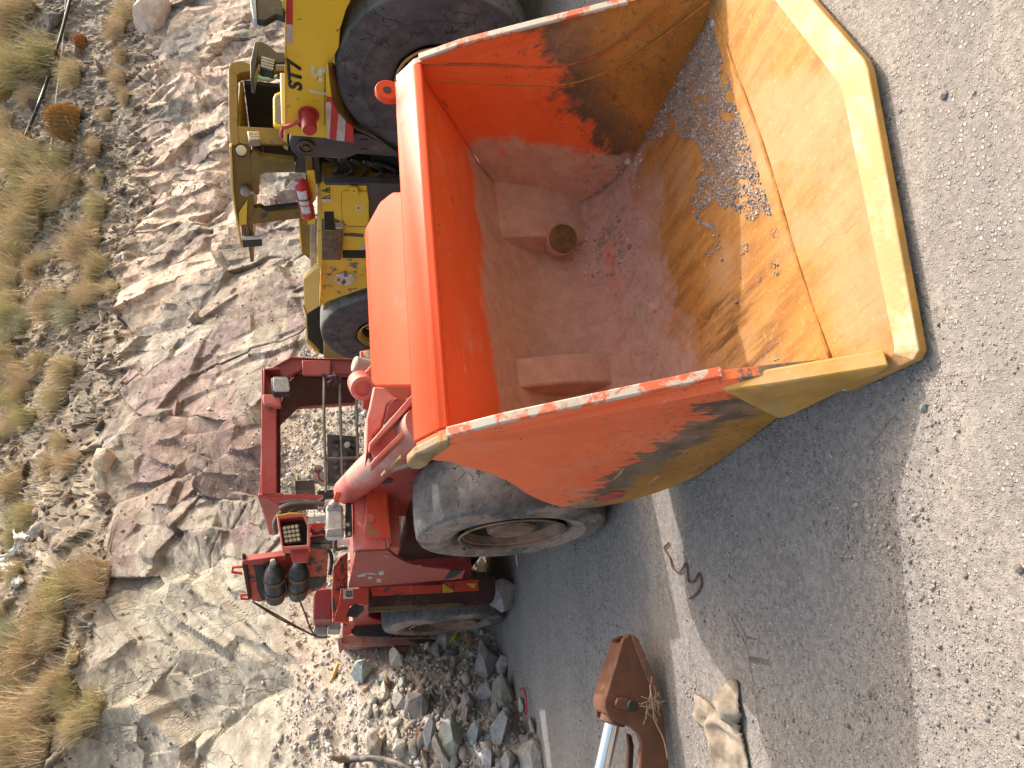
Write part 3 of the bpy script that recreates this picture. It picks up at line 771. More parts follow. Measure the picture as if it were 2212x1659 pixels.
# bent bracket plate standing in front of the fender box, with a bolt hole
br = F.pts(kA, [(822, 232), (945, 232), (952, 300), (1100, 335), (1130, 370), (1155, 700), (1195, 1000), (1205, 1110), (860, 1105), (765, 1010), (790, 700)], 'b', BF - .07)
part('bent_bracket', br, (0, .012, 0), paint('chipped_orange_red', (.56, .055, .02), wear_amt=1.25, dust_amt=.3, wear=(.25, .15, .07), rust=(.28, .16, .07)), bevel=.003)
rl = F.pts(kA, [(1115, 350), (1150, 370), (1205, 1110), (1225, 1165), (1160, 1270), (1130, 1120)], 'b', BF - .066)
part('bracket_flange', rl, (0, .06, 0), M_REDW, bevel=.004)
p = F.px(*kA(865, 795), 'b', BF - .071)
bm = B(); lathe(bm, [(0, .030), (.004, .030), (.0045, .024), (.0045, 0)], p, (0, -1, 0), 24); obj('bracket_hole', bm, M_PINK, RL)
part('black_mount', F.pts(kA, [(455, 545), (560, 545), (572, 1065), (458, 1085)], 'b', BF + .03), (0, .05, 0), M_DARK, bevel=.005)
# cast valve block in front of it
v = F.pts(kA, [(135, 575), (415, 560), (435, 1085), (130, 1095)], 'b', BF - .02)
part('valve_block', v, (0, .11, 0), M_ALU, bevel=.018)
for q in ([(150, 580), (405, 570), (410, 665), (150, 668)], [(145, 960), (280, 945), (425, 960), (425, 1085), (135, 1085)]):
    part('valve_cap', F.pts(kA, q, 'b', BF - .028), (0, .03, 0), plain('grey_cast_cap', (.27, .27, .28), .5, .2, .2, 14, dust=(.40, .35, .33), dust_amt=.4), bevel=.008)
bm = B()
tube(bm, [F.px(*kA(215, 600), 'b', BF - .03), F.px(*kA(330, 480), 'b', BF - .02)], .022, 14); obj('pipe_stub', bm, M_ALU, RL, smooth=True)
bm = B(); tube(bm, [F.px(*kA(-60, 790), 'b', BF + .02), F.px(*kA(125, 770), 'b', BF + .02)], .026, 16)
lathe(bm, [(0, .036), (.035, .036), (.035, 0)], F.px(*kA(-60, 790), 'b', BF + .02), (0.05, 0, 1), 6); obj('pipe_union', bm, M_ALU, RL, smooth=True)
# inner fender plate beside the tyre
pl = F.pts(kB, [(400, 1650), (432, 1590), (700, 1475), (1200, 1345), (1330, 1420), (1330, 1700), (1000, 2100), (380, 2100)], 'a', .50)
part('frame_plate', pl, (.035, 0, 0), M_RED, bevel=.004)
et = F.pts(kB, [(395, 1660), (428, 1580), (700, 1465), (1180, 1335), (1200, 1362), (710, 1505), (445, 1605), (412, 1680)], 'a', .495)
part('plate_edge', et, (.045, 0, 0), paint('dusty_plate_edge', (.34, .24, .20), dust_amt=.9, dust=(.47, .38, .33)), bevel=.004)
p = F.px(*kB(550, 1632), 'a', .499)
bm = B(); lathe(bm, [(0, .05), (.004, .05), (.004, 0)], p, (-1, 0, 0), 24); obj('plate_hole', bm, M_INNER_RED, RL)
# ---- boom: tube, channel, head plate, hinge
BB = 2.35
e0 = F.px(*k6(1300, 1505), 'b', 3.0); e1 = F.px(*k6(1790, 1075), 'b', 2.35)
bm = B(); d = (e1 - e0).normalized()
lathe(bm, [(0, 0), (0, .082), (.02, .09), ((e1-e0).length*.5, .105), ((e1-e0).length*1.5, .11), ((e1-e0).length*1.5, 0)], e0, d, 40)
obj('boom_tube', bm, M_PINK, RL, smooth=True, angle=40)
bm = B(); prism(bm, F.pts(kA, [(255, 470), (300, 350), (390, 370), (345, 480), (300, 520)], 'b', 2.80), (0, .03, 0)); obj('torn_end_tab', bm, M_REDW, RL, bevel=.004)
head = F.pts(kB, [(398, 400), (930, 425), (925, 470), (580, 630), (500, 930), (400, 1035), (305, 1300), (300, 830), (340, 680)], 'b', 2.18)
part('boom_head', head, (0, .25, 0), M_PINK, bevel=.015)
part('boom_hollow', F.pts(kB, [(925, 428), (940, 480), (530, 890), (590, 640), (700, 530)], 'b', 2.172), (0, .02, 0), M_MAROON, bevel=.004)
part('channel_web', F.pts(kB, [(350, 1205), (940, 590), (965, 800), (410, 1350)], 'b', 2.10), (0, .02, 0), M_PINK, bevel=.003)
part('channel_flange', F.pts(kB, [(338, 1150), (925, 475), (942, 592), (350, 1212)], 'b', 2.03), (0, .09, 0), M_PINK, bevel=.006)
part('channel_flange', F.pts(kB, [(412, 1340), (960, 795), (958, 895), (382, 1445), (345, 1420)], 'b', 2.03), (0, .09, 0), M_PINK, bevel=.006)
hb = F.px(*kB(265, 425), 'b', 2.28)
bm = B(); ax = Vector((-.62, -.75, -.1))
lathe(bm, [(-.16, .075), (0, .080), (.012, .074), (.012, .052), (-.01, .050), (-.01, 0)], hb, ax, 36); obj('hinge_boss', bm, M_PINK, RL, smooth=True)
part('hinge_lug', F.pts(kB, [(92, 300), (130, 235), (300, 190), (385, 90), (395, 385), (330, 370), (160, 400)], 'b', 2.34), (0, .07, 0), M_PINK, bevel=.012)
bm = B(); lathe(bm, [(-.09, .052), (.05, .055), (.06, .045), (.06, 0)], F.px(*kB(255, 140), 'b', 2.45), (0.1, -.3, .95), 28); obj('grey_cap', bm, plain('dusty_tan_cap', (.36, .32, .27), .7, 0, .15, 8), RL, smooth=True)
part('boom_rear_lug', F.pts(kB, [(220, -60), (385, -90), (392, 90), (330, 100), (235, 60)], 'b', 2.62), (0, .05, 0), M_PINK, bevel=.006)
part('worn_label', F.pts(kB, [(262, -60), (375, -70), (385, 80), (300, 85)], 'b', 2.616), (0, .003, 0), plain('peeled_yellowed_label', (.62, .50, .34), .7, 0, .5, 22), bevel=0)
part('boom_side_plate', F.pts(kB, [(262, 480), (300, 470), (390, 480), (330, 700), (258, 670)], 'b', 2.6), (0, .03, 0), M_RED, bevel=.004)
bm = B(); tube(bm, [F.px(*kB(775, 1320), 'b', 2.0), F.px(*kB(580, 1500), 'b', 2.1), F.px(*kB(520, 1560), 'b', 2.25)], .012, 8); obj('grease_pipe', bm, M_RUSTEDGE, RL, smooth=True)
# ---- operator canopy (a frame of deep channels)
CB = 3.45
can = bpy.data.objects.new('canopy', None); COL.objects.link(can); can.parent = RL; can.empty_display_size = .3
def cpart(name, pts, vec, mat=M_RED, bevel=.008): return part(name, pts, vec, mat, can, bevel)
cpart('roof_beam', F.pts(k6, [(455, 240), (610, 520), (612, 1540), (455, 1545)], 'b', CB), (0, .10, 0))
cpart('roof_beam_lip', F.pts(k6, [(612, 620), (645, 600), (648, 1540), (612, 1540)], 'b', CB + .06), (0, .06, 0), M_INNER_RED)  # dark strip: shade under the roof beam put in as colour
tz = F.px(*k6(455, 700), 'b', CB).z
tl = F.px(*k6(455, 1545), 'b', CB).x; tr = F.px(*k6(470, 255), 'b', CB).x
bm = B(); boxr(bm, tl, tr - .02, CB + .02, CB + 1.05, tz - .05, tz - .008); obj('roof', bm, M_RED, can, bevel=.01)
cpart('roof_side', [Vector((tl - .004, CB, tz)), Vector((tl - .004, CB + .95, tz - .02)), Vector((tl - .004, CB + .95, tz - .13)), Vector((tl - .004, CB, tz - .17))], (.03, 0, 0), M_RED)
cpart('left_post', F.pts(k7, [(425, 120), (568, 105), (1010, 110), (1010, 195), (600, 200), (575, 210)], 'b', CB + .004), (0, .09, 0))
cpart('left_post_plate', F.pts(k7, [(430, 125), (565, 122), (558, 390), (470, 395)], 'b', CB + .95), (0, .02, 0), M_RED)
# lamp recess
cpart('lamp_recess', F.pts(kD, [(195, 470), (490, 470), (490, 960), (195, 960)], 'b', CB + .10), (0, .02, 0), M_DARK)
cpart('recess_flange', F.pts(kD, [(175, 475), (470, 450), (492, 480), (490, 500), (210, 505), (200, 960), (178, 960)], 'b', CB - .06), (0, .14, 0), M_MAROON)
cpart('recess_flange', F.pts(kD, [(160, 955), (500, 962), (500, 1165), (430, 1172), (180, 1110), (160, 1050)], 'b', CB - .06), (0, .07, 0), M_PINK)
lb = F.pts(kD, [(310, 660), (370, 622), (620, 618), (660, 650), (698, 860), (670, 930), (390, 935), (335, 900)], 'b', CB - .14)
lamp = part('work_lamp', lb, (0, .09, 0), M_DARK, can, .01)
part('lens', F.pts(kD, [(345, 670), (385, 645), (610, 640), (640, 665), (672, 860), (650, 905), (400, 910), (362, 890)], 'b', CB - .146), (0, .012, 0), M_LENS, lamp, .006)
# right post: front flange, added patch plate, deep side
cpart('right_post', F.pts(kD, [(340, 452), (600, 320), (700, 258), (1200, 292), (1960, 296), (1920, 590), (1440, 580), (900, 500), (700, 600), (560, 640), (480, 600)], 'b', CB + .02), (0, .06, 0), M_MAROON)
cpart('patch_plate', F.pts(kD, [(890, 320), (1435, 325), (1430, 615), (905, 600)], 'b', CB - .01), (0, .025, 0), M_RED)
cpart('post_edge', F.pts(kD, [(345, 448), (695, 250), (1200, 286), (1960, 290), (1960, 300), (1200, 300), (700, 268), (360, 462)], 'b', CB - .0), (0, .08, 0), paint('dusty_red_edge', (.36, .17, .14), dust_amt=.8, dust=(.48, .37, .32)))
ia = F.px(*kD(1200, 640), 'b', CB + .05).x
side_in = [F.px(*kD(x, y), 'a', ia) for x, y in [(690, 700), (800, 640), (1900, 700), (1890, 1175), (800, 1250), (490, 1555), (470, 1400), (480, 1180)]]
cpart('post_side', side_in, (.03, 0, 0), M_INNER_RED)
so = [F.px(*kD(x, y), 'a', ia - .004) for x, y in [(830, 1190), (1890, 1110), (1890, 1175), (800, 1250)]]
cpart('post_rib', so, (.03, 0, 0), M_RED)
# guard bars
for pts in ([(1090, 340), (1085, 700), (1100, 1200), (1105, 1500)], [(1245, 330), (1250, 700), (1265, 1100), (1270, 1340)], [(1410, 460), (1415, 800), (1430, 1180)], [(1110, 1163), (1260, 1160), (1440, 1155)]):
    bm = B(); tube(bm, [F.px(*k6(*q), 'b', CB - .04) for q in pts], .011, 10); obj('guard_bar', bm, plain('grimy_bare_rod', (.16, .145, .13), .6, .2, .35, 14, .3), can, smooth=True)
rg = F.pts(kD, [(1310, 650), (1440, 590), (1570, 580), (1605, 660), (1560, 740), (1440, 760), (1340, 740)], 'b', CB - .06)
bm = B(); r_ = random.Random(3); c0 = sum(rg, Vector())/len(rg)
for k in range(7):
    q = [c0 + (p - c0)*(.35 + .6*r_.random()) + Vector((r_.uniform(-.03, .03), r_.uniform(-.02, .02), r_.uniform(-.02, .02))) for p in rg[k % 3::2]]
    tube(bm, arc(q, 5), .016, 8)
obj('tied_rag', bm, plain('dark_purple_rag', (.085, .045, .05), .95, 0, .3, 12, .5), can, smooth=True)
# instrument panel behind the bars
dp = F.pts(k6, [(1115, 915), (1410, 935), (1420, 1400), (1120, 1410)], 'b', CB + .45)
dash = part('instrument_panel', dp, (0, .08, .0), plain('grey_dash', (.10, .105, .10), .6, 0, .25, 10, dust=(.2, .19, .17), dust_amt=.4), RL, .008)
bm = B()
for x, y, r in ((1205, 1120, 34), (1205, 1250, 30), (1285, 1225, 28), (1205, 1190, 26), (1300, 1290, 26), (1220, 1350, 30), (1215, 1040, 18)):
    p = F.px(*k6(x, y), 'b', CB + .446); rr = r/2.5518/1.823/FPX*5.7
    lathe(bm, [(0, rr), (.012, rr), (.014, rr*.8), (.008, rr*.76), (.008, 0)], p, (0, -1, 0), 24)
obj('gauges', bm, plain('grey_gauge', (.20, .20, .19), .4, .1, .3, 30), dash, smooth=True)
bm = B()
for x, y in [(1330 + (k % 2)*38, 1110 + (k//2)*36) for k in range(6)]:
    boxr(bm, *[q for q in (lambda p: (p.x-.014, p.x+.014, p.y-.012, p.y, p.z-.011, p.z+.011))(F.px(*k6(x, y), 'b', CB + .447))])
for k in range(9):
    p = F.px(*k6(1180 + k*24, 992), 'b', CB + .447); boxr(bm, p.x-.010, p.x+.010, p.y-.02, p.y, p.z-.006, p.z+.006)
obj('switches', bm, plain('dark_switch', (.06, .06, .06), .5), dash, bevel=.002)
p = F.px(*k6(1380, 1060), 'b', CB + .44); q = p + Vector((-.01, -.10, .045))
bm = B(); tube(bm, [p, q], .012, 8); obj('lever', bm, M_DARK, dash, smooth=True)
bm = B(); lathe(bm, [(0, 0), (.002, .022), (.014, .028), (.024, .02), (.028, 0)], q, (q-p), 20); obj('lever_knob', bm, plain('cream_knob', (.62, .60, .50), .4), dash, smooth=True)
part('seat_box', F.pts(k6, [(795, 1385), (990, 1375), (995, 1475), (800, 1480)], 'b', CB + .35), (0, .2, 0), plain('grey_brown_box', (.16, .14, .135), .7, 0, .2, 8), RL, .008)
bm = B(); c0 = F.px(*k6(1040, 1330), 'b', CB + .4)
for k, (dx, dy, col) in enumerate(((-10, -60, 0), (15, 10, 0), (-20, 40, 0), (30, 70, 0))):
    p = F.px(*k6(1040+dx, 1330+dy), 'b', CB + .4); lathe(bm, [(-.03, .0), (-.02, .03), (.02, .035), (.035, .0)], p, (r_.uniform(-1, 1), -1, r_.uniform(-1, 1)), 10)
obj('wire_bundle', bm, plain('pale_plastic_bundle', (.55, .52, .50), .6, 0, .3, 14), RL, smooth=True)
bm = B(); tube(bm, arc([F.px(*k6(x, y), 'b', CB + .37) for x, y in ((1040, 1270), (1030, 1320), (1045, 1370), (1080, 1390), (1100, 1350))], 5), .006, 6); obj('red_wire', bm, plain('red_wire_sheath', (.45, .03, .02), .5), RL, smooth=True)
part('cab_sill', F.pts(k6, [(620, 1520), (850, 1520), (920, 1490), (920, 1615), (630, 1625)], 'b', CB + .12), (0, .1, 0), M_RED)
part('cab_bracket', F.pts(k6, [(1020, 1485), (1110, 1475), (1240, 1470), (1230, 1540), (1060, 1560), (1020, 1555)], 'b', CB + .06), (0, .06, 0), M_DARK)
part('cab_floor', [(tl + .02, CB + .1, .95), (ia, CB + .1, .95), (ia, CB + .1, 1.12), (tl + .02, CB + .1, 1.12)], (0, 1.0, 0), M_INNER_RED)
# ---- square guarded work lamp on the left
GB = 3.25
outer = [(565, 305), (830, 285), (880, 380), (878, 600), (615, 618)]; innr = [(590, 335), (815, 312), (852, 390), (850, 580), (628, 592)]
bm = B(); Ao = F.pts(k7, outer, 'b', GB); Ai = F.pts(k7, innr, 'b', GB); m_ = len(Ao)
ring = [[bm.verts.new(p + Vector((0, dy, 0))) for p in P] for P, dy in ((Ao, 0), (Ai, 0), (Ai, .14), (Ao, .14))]
for k in range(4):
    for i in range(m_):
        j = (i+1) % m_; bm.faces.new((ring[k][i], ring[k][j], ring[(k+1) % 4][j], ring[(k+1) % 4][i]))
guard = obj('guarded_work_lamp', bm, M_PINK, RL, bevel=.006)
part('guard_top', F.pts(k7, [(563, 302), (700, 278), (832, 284), (836, 300), (700, 298), (570, 322)], 'b', GB - .006), (0, .15, 0), plain('yellow_painted_edge', (.48, .24, .03), .6, 0, .3, 14), guard, .004)
part('lamp_back', Ai, (0, .01, 0), M_DARK, guard, 0).location = (0, .12, 0)
part('lamp_body', F.pts(k7, [(610, 405), (775, 378), (806, 555), (632, 577)], 'b', GB + .02), (0, .06, 0), M_DARK, guard, .008)
bm = B()
for i in range(4):
    for j in range(4):
        s_, t_ = (i+.5)/4, (j+.5)/4
        x = (620+(768-620)*s_)+ (t_*24); y = 400+(560-400)*t_ + (-22*s_)
        p = F.px(*k7(x, y+8), 'b', GB + .019); lathe(bm, [(0, .0115), (.004, .0115), (.0045, .009), (.0015, .006), (.0015, 0)], p, (0, -1, 0), 14)
obj('led_lenses', bm, M_LED, guard, smooth=True)
part('lamp_post', F.pts(k7, [(690, 625), (865, 610), (862, 740), (715, 745)], 'b', GB + .06), (0, .03, 0), M_RED)
# hoses
for pts, r_h, mm in ((([(600, 260), (700, 215), (900, 205), (1010, 215)]), .028, M_RUBBERHOSE), ([(640, 330), (760, 240), (950, 225)], .02, M_RUBBERHOSE), ([(560, 480), (548, 380), (600, 290), (720, 240)], .016, M_RUBBERHOSE),
                     ([(860, 545), (980, 535), (1090, 545)], .026, M_RUBBERHOSE), ([(880, 590), (1000, 598), (1100, 590)], .02, M_RUBBERHOSE), ([(950, 222), (1020, 225)], .024, M_ALU), ([(1095, 545), (1170, 545), (1240, 540)], .028, M_ALU),
                     ([(1130, 520), (1130, 600)], .018, M_ALU)):
    bm = B(); tube(bm, arc([F.px(*k7(*q), 'b', 3.38) for q in pts], 5), r_h, 10); obj('hydraulic_hose' if mm is M_RUBBERHOSE else 'pipe_fitting', bm, mm, RL, smooth=True)
for pts, bb_, r_h in (([(1010, 250), (1100, 300), (1150, 420), (1110, 560), (1120, 640)], 3.1, .016), ([(600, 200), (760, 175), (930, 190), (1010, 150)], 3.42, .018), ([(870, 430), (930, 470), (990, 450), (1030, 480)], 3.35, .014),
                       ([(1000, 600), (1060, 640), (1080, 720), (1060, 860)], 3.9, .014), ([(640, 230), (700, 300), (840, 330), (960, 320)], 3.44, .014), ([(1090, 640), (1150, 620), (1230, 610)], 3.2, .012)):
    bm = B(); tube(bm, arc([F.px(*k7(*q), 'b', bb_) for q in pts], 5), r_h, 9); obj('hydraulic_hose', bm, M_RUBBERHOSE, RL, smooth=True)
for x, y in ((690, 560), (840, 575), (975, 580), (1080, 640), (1350, 700), (1420, 820), (1300, 650)):
    bm = B(); lathe(bm, [(0, .011), (.008, .011), (.009, 0)], F.px(*kB(x, y), 'b', 2.17 if x < 1000 else 2.1), (0, -1, 0), 6); obj('bolt_head', bm, M_PINK, RL)
for x, y in ((420, 150), (480, 420), (500, 900), (520, 1050)):
    bm = B(); lathe(bm, [(0, .013), (.01, .013), (.011, 0)], F.px(*kA(x, y), 'b', BF - .03), (0, -1, 0), 6); obj('bolt_head', bm, M_STEEL, RL)
part('hose_plate', F.pts(k7, [(880, 380), (1015, 375), (1020, 510), (890, 500)], 'b', 3.46), (0, .02, 0), M_REDW)
# ---- loose upright door panel with two gas bottles
P2 = Frame(0, 0, -33); o2 = F.w(F.px(600, 1250, 'b', 4.15)); P2 = Frame(o2.x, o2.y, -33)
dpn = bpy.data.objects.new('door_panel', None); COL.objects.link(dpn); dpn.parent = RL; dpn.empty_display_size = .2
dpn.location = F.I @ (Vector((o2.x, o2.y, 0)) - F.o); dpn.rotation_euler = (0, 0, P2.ang - F.ang)
def dpart(name, pp, off, th, mat, bev=.005, k=k7): return part(name, P2.pts(k, pp, 'b', off), (0, th, 0), mat, dpn, bev)
M_PANEL = paint('scraped_red_panel', (.46, .05, .03), wear_amt=1.3, dust_amt=.35, wear=(.045, .04, .04), fade=(.47, .14, .11), rust=(.16, .06, .04))
dpart('sheet', [(245, 735), (655, 685), (640, 625), (1000, 600), (1050, 620), (1030, 975), (880, 1035), (400, 1115), (330, 1100)], 0, .02, M_PANEL)
dpart('top_lip', [(245, 735), (650, 683), (652, 725), (262, 770)], -.05, .06, M_RED)
dpart('edge_strip', [(245, 690), (275, 700), (330, 1095), (300, 1085), (245, 770)], -.03, .04, M_INNER_RED)
dpart('black_patch', [(345, 775), (455, 765), (470, 900), (520, 905), (1030, 880), (1000, 960), (880, 1000), (430, 1100), (385, 1000), (370, 860)], -.003, .004, M_DARK, 0)
for hx_, hy in ((195, 815), (272, 1065)):
    bm = B(); h_ = [(58, -32), (-38, -24), (-44, 20), (52, 33)] if hy < 900 else [(48, -24), (-38, -18), (-34, 18), (45, 22)]
    tube(bm, [P2.px(*k7(hx_+x, hy+y), 'b', -.015) for x, y in h_], .011, 10); obj('handle', bm, plain('bright_red_handle', (.52, .06, .035), .45, 0, .15, 8), dpn, smooth=True)
for (cx, cy, x2, y2) in ((540, 830, 555, 1065), (775, 800, 765, 1030)):
    a_ = P2.px(*k7(cx, cy), 'b', -.10); b_ = P2.px(*k7(x2, y2), 'b', -.10)
    b_.y = -.10; ln_ = (b_-a_).length; ax_ = (b_-a_)
    bm = B(); lathe(bm, [(-.085, 0), (-.085, .028), (-.055, .030), (-.05, .04), (-.02, .058), (.03, .070), (.08, .073), (ln_, .073), (ln_+.03, .065), (ln_+.04, 0)], a_, ax_, 36)
    cyl = obj('gas_bottle', bm, plain('black_gas_bottle', (.028, .03, .034), .42, .1, .3, 8, .2, dust=(.20, .165, .15), dust_amt=.42), dpn, smooth=True, angle=60)
    bm = B(); lathe(bm, [(-.125, 0), (-.125, .012), (-.115, .022), (-.085, .024)], a_, ax_, 6); obj('hex_nut', bm, M_STEEL, cyl)
    for t in (.28, .78):
        bm = B(); lathe(bm, [(ln_*t-.012, .074), (ln_*t-.012, .079), (ln_*t+.012, .079), (ln_*t+.012, .074)], a_, ax_, 32)
        boxr(bm, a_.x + ax_.x*t - .012, a_.x + ax_.x*t + .012, -.10, 0, a_.z + ax_.z*t + .06, a_.z + ax_.z*t + .085)
        obj('clamp_band', bm, plain('rusty_clamp', (.16, .08, .035), .7, .2, .4, 18), cyl, smooth=True)
# wire ropes tying the panel down
kn = F.px(*k7(340, 1110), 'b', 4.15)
for ends in ([(340, 1110), (600, 1275), (880, 1410), (960, 1440), (1060, 1440)], [(360, 1120), (620, 1265), (900, 1425)], [(775, 1085), (830, 1220), (890, 1380), (940, 1430)]):
    bm = B(); nn = len(ends); tube(bm, arc([F.px(*k7(*q), 'b', 4.15 + .9*i/(nn-1)) for i, q in enumerate(ends)], 5), .007, 6); obj('wire_rope', bm, plain('rusty_wire_rope', (.13, .075, .05), .8, .2, .3, 40), RL, smooth=True)
# ---- rear frame
RB = 4.45
rz = lambda x, y, k=kC, a=.05: F.px(*k(x, y), 'a', a)
prof_r = [(4.62, .42), (4.62, 1.40), (5.0, 1.46), (6.15, 1.40), (7.2, 1.30), (7.2, .62), (6.35, .5)] + [(5.40 + .72*math.cos(t), WR + .70*math.sin(t)) for t in np.linspace(.05, math.pi-.05, 14)] + [(4.70, .42)]
bm = B(); prism(bm, [(.13, *q) for q in prof_r], (1.32, 0, 0)); obj('rear_body', bm, M_RED, RL, bevel=.012)
bm = B(); boxr(bm, .48, 1.2, 4.75, 6.1, .3, 1.25); obj('rear_chassis', bm, M_DARK, RL)
bm = B(); boxr(bm, .45, 1.15, 3.0, 4.7, .38, 1.1); obj('articulation_joint', bm, M_INNER_RED, RL, bevel=.03)
# plate standing in front of the rear wheel
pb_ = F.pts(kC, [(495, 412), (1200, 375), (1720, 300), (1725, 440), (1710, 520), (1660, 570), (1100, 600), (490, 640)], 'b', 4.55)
part('arch_plate', pb_, (0, .04, 0), M_INNER_RED)
part('arch_plate_face', F.pts(kC, [(520, 408), (1205, 372), (1200, 455), (530, 485)], 'b', 4.545), (0, .006, 0), M_REDW, bevel=.002)
part('arch_plate_edge', F.pts(kC, [(490, 590), (1400, 545), (1430, 575), (1100, 600), (490, 640)], 'b', 4.54), (0, .01, 0), paint('greasy_yellowed_edge', (.11, .075, .03), wear_amt=1, dust_amt=.5, wear=(.03, .03, .03), rust=(.34, .18, .03), dust=(.2, .15, .1)), bevel=.002)
M_YEL = plain('yellow_hazard_paint', (.60, .36, .02), .6, 0, .25, 16)
for q in ([(1208, 370), (1225, 368), (1325, 440), (1300, 448), (1210, 452)], [(1440, 362), (1530, 360), (1525, 408), (1500, 405)]):
    bm = B(); prism(bm, F.pts(kC, q, 'b', 4.538), (0, .004, 0)); obj('hazard_stripe', bm, M_YEL, RL)
part('arch_plate_red', F.pts(kC, [(1205, 350), (1560, 325), (1560, 430), (1330, 445)], 'b', 4.547), (0, .004, 0), M_REDW, bevel=0)
# hood corner ahead of the rear wheel: bevelled top, bright side with a label
part('hood_side', F.pts(k7, [(1160, 990), (1430, 985), (1425, 1140), (1385, 1145), (1340, 1130), (1250, 1150), (1240, 1310), (1090, 1300), (1150, 1110)], 'b', 4.35), (0, .03, 0), paint('bright_red_hood', (.46, .05, .028), wear_amt=.7, dust_amt=.22), bevel=.006)
part('hood_bevel', F.pts(k7, [(1230, 650), (1160, 690), (1095, 790), (1080, 1010), (1090, 1300), (1150, 1110), (1168, 990), (1230, 985)], 'b', 4.40), (0, .25, 0), M_PANEL, bevel=.008)
lbl = part('fluid_label', F.pts(k7, [(1188, 995), (1280, 993), (1280, 1082), (1190, 1085)], 'b', 4.344), (0, .004, 0), plain('pale_label', (.50, .50, .46), .6, 0, .15, 12), bevel=0)
bm = B()
fw = [F.px(*k7(x, y), 'b', 4.342) for x, y in ((1215, 1018), (1268, 1016), (1268, 1060), (1216, 1062), (1215, 1018))]
for i in range(4): tube(bm, fw[i:i+2], .0035, 5)
dr = [F.px(*k7(x, y), 'b', 4.342) for x, y in ((1228, 1040), (1240, 1026), (1254, 1030), (1254, 1050), (1240, 1054), (1228, 1040))]
for i in range(5): tube(bm, dr[i:i+2], .0035, 5)
obj('label_symbol', bm, M_DARK, lbl)
part('torn_opening', F.pts(k7, [(1290, 1130), (1380, 1150), (1385, 1190), (1310, 1260), (1215, 1250), (1240, 1180)], 'b', 4.347), (0, .004, 0), M_DARK, bevel=0)
part('rear_side_box', F.pts(k7, [(930, 990), (1085, 985), (1085, 1275), (905, 1275), (905, 1050)], 'b', 4.9), (0, .5, 0), M_MAROON, bevel=.015)
part('rear_step', F.pts(k7, [(915, 1335), (1040, 1330), (1040, 1420), (905, 1420)], 'b', 5.3), (0, .3, 0), M_STEEL, bevel=.01)
part('rear_tank', F.pts(k7, [(1045, 1290), (1165, 1300), (1160, 1375), (1045, 1375)], 'b', 5.2), (0, .3, 0), M_STEEL, bevel=.01)
# dark plate in place of the shade before the rear wheel, dusty skirt beyond it
part('well_shade_plate', F.pts(kC, [(325, 815), (400, 745), (560, 700), (640, 790), (760, 850), (700, 875), (380, 872), (335, 845)], 'b', 6.02), (0, .06, 0), M_DARK, bevel=.003)
part('arch_trim', F.pts(kC, [(245, 740), (470, 690), (900, 655), (900, 668), (560, 702), (400, 748), (325, 815), (335, 845), (240, 860)], 'b', 6.0), (0, .08, 0), M_DUSTRED, bevel=.004)
M_SKIRT = paint('dusty_red_skirt', (.26, .06, .05), wear_amt=.7, dust_amt=1.0, rough=.75, dust=(.36, .26, .225))
part('rear_skirt', F.pts(kC, [(235, 858), (370, 856), (720, 878), (900, 880), (1180, 872), (1250, 830), (1240, 850), (1165, 945), (900, 962), (520, 965), (350, 972), (300, 950), (235, 940)], 'b', 6.25), (0, .5, 0), M_SKIRT, bevel=.008)
part('skirt_slot', F.pts(kC, [(860, 905), (1000, 900), (1150, 905), (1140, 930), (960, 945)], 'b', 6.245), (0, .01, 0), M_DARK, bevel=0)
part('skirt_bracket', F.pts(kC, [(185, 890), (240, 880), (245, 1000), (225, 1035), (210, 1030)], 'b', 6.22), (0, .05, 0), M_SKIRT)
# ================================================================ YELLOW LOADER
Y = Frame(2.38, 5.84, 26.7)
YL = empty('yellow_loader', Y.o, Y.ang, 'large yellow underground loader with a black ST7 marking and scuffed engine hood, parked behind', 'loader')
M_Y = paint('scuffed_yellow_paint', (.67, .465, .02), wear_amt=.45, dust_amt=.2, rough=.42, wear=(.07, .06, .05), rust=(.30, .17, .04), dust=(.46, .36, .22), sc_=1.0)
M_YD = paint('shaded_dull_yellow', (.21, .135, .018), wear_amt=.6, dust_amt=.4, rough=.6, wear=(.05, .04, .035), rust=(.16, .09, .03), dust=(.34, .27, .17))  # darker copy of the yellow, shade put into the colour
M_CAN = paint('grimy_shaded_canopy', (.16, .10, .014), wear_amt=.8, dust_amt=.35, rough=.6, wear=(.045, .036, .03), rust=(.11, .065, .03), dust=(.20, .155, .085))  # grimy yellow, darkened further to carry the canopy's shade in its colour
M_YS = paint('badly_scraped_yellow', (.64, .40, .02), wear_amt=.95, dust_amt=.2, rough=.5, wear=(.13, .12, .12), rust=(.10, .055, .035), dust=(.4, .3, .2))
M_YP = paint('lit_pale_yellow', (.66, .48, .12), wear_amt=.3, dust_amt=.5, dust=(.60, .50, .30))  # paler copy: light on edges and turned faces put into the colour
M_NAVY = plain('dark_grey_painted_steel', (.045, .047, .055), .5, 0, .3, 6, .2, dust=(.16, .15, .14), dust_amt=.35)
M_BLACKIN = plain('black_recess', (.012, .011, .011), .8, 0, .3, 6)  # near-black; in gaps and recesses it stands in for their shade
M_WHITE = plain('chalky_white_paint', (.62, .60, .57), .7, 0, .2, 18)
M_SAFERED = paint('dirty_red_tape', (.42, .02, .025), wear_amt=.5, dust_amt=.3)
M_SAFEWHT = plain('dirty_white_tape', (.48, .43, .40), .6, 0, .25, 10, dust=(.36, .28, .24))
M_OLIVE = plain('oily_olive_panel', (.16, .115, .02), .6, 0, .35, 6, .2)
M_TYRE2 = tyre_mat('cracked_grey_tyre', .22, (.10, .105, .106), (.15, .125, .12), (.062, .057, .06))
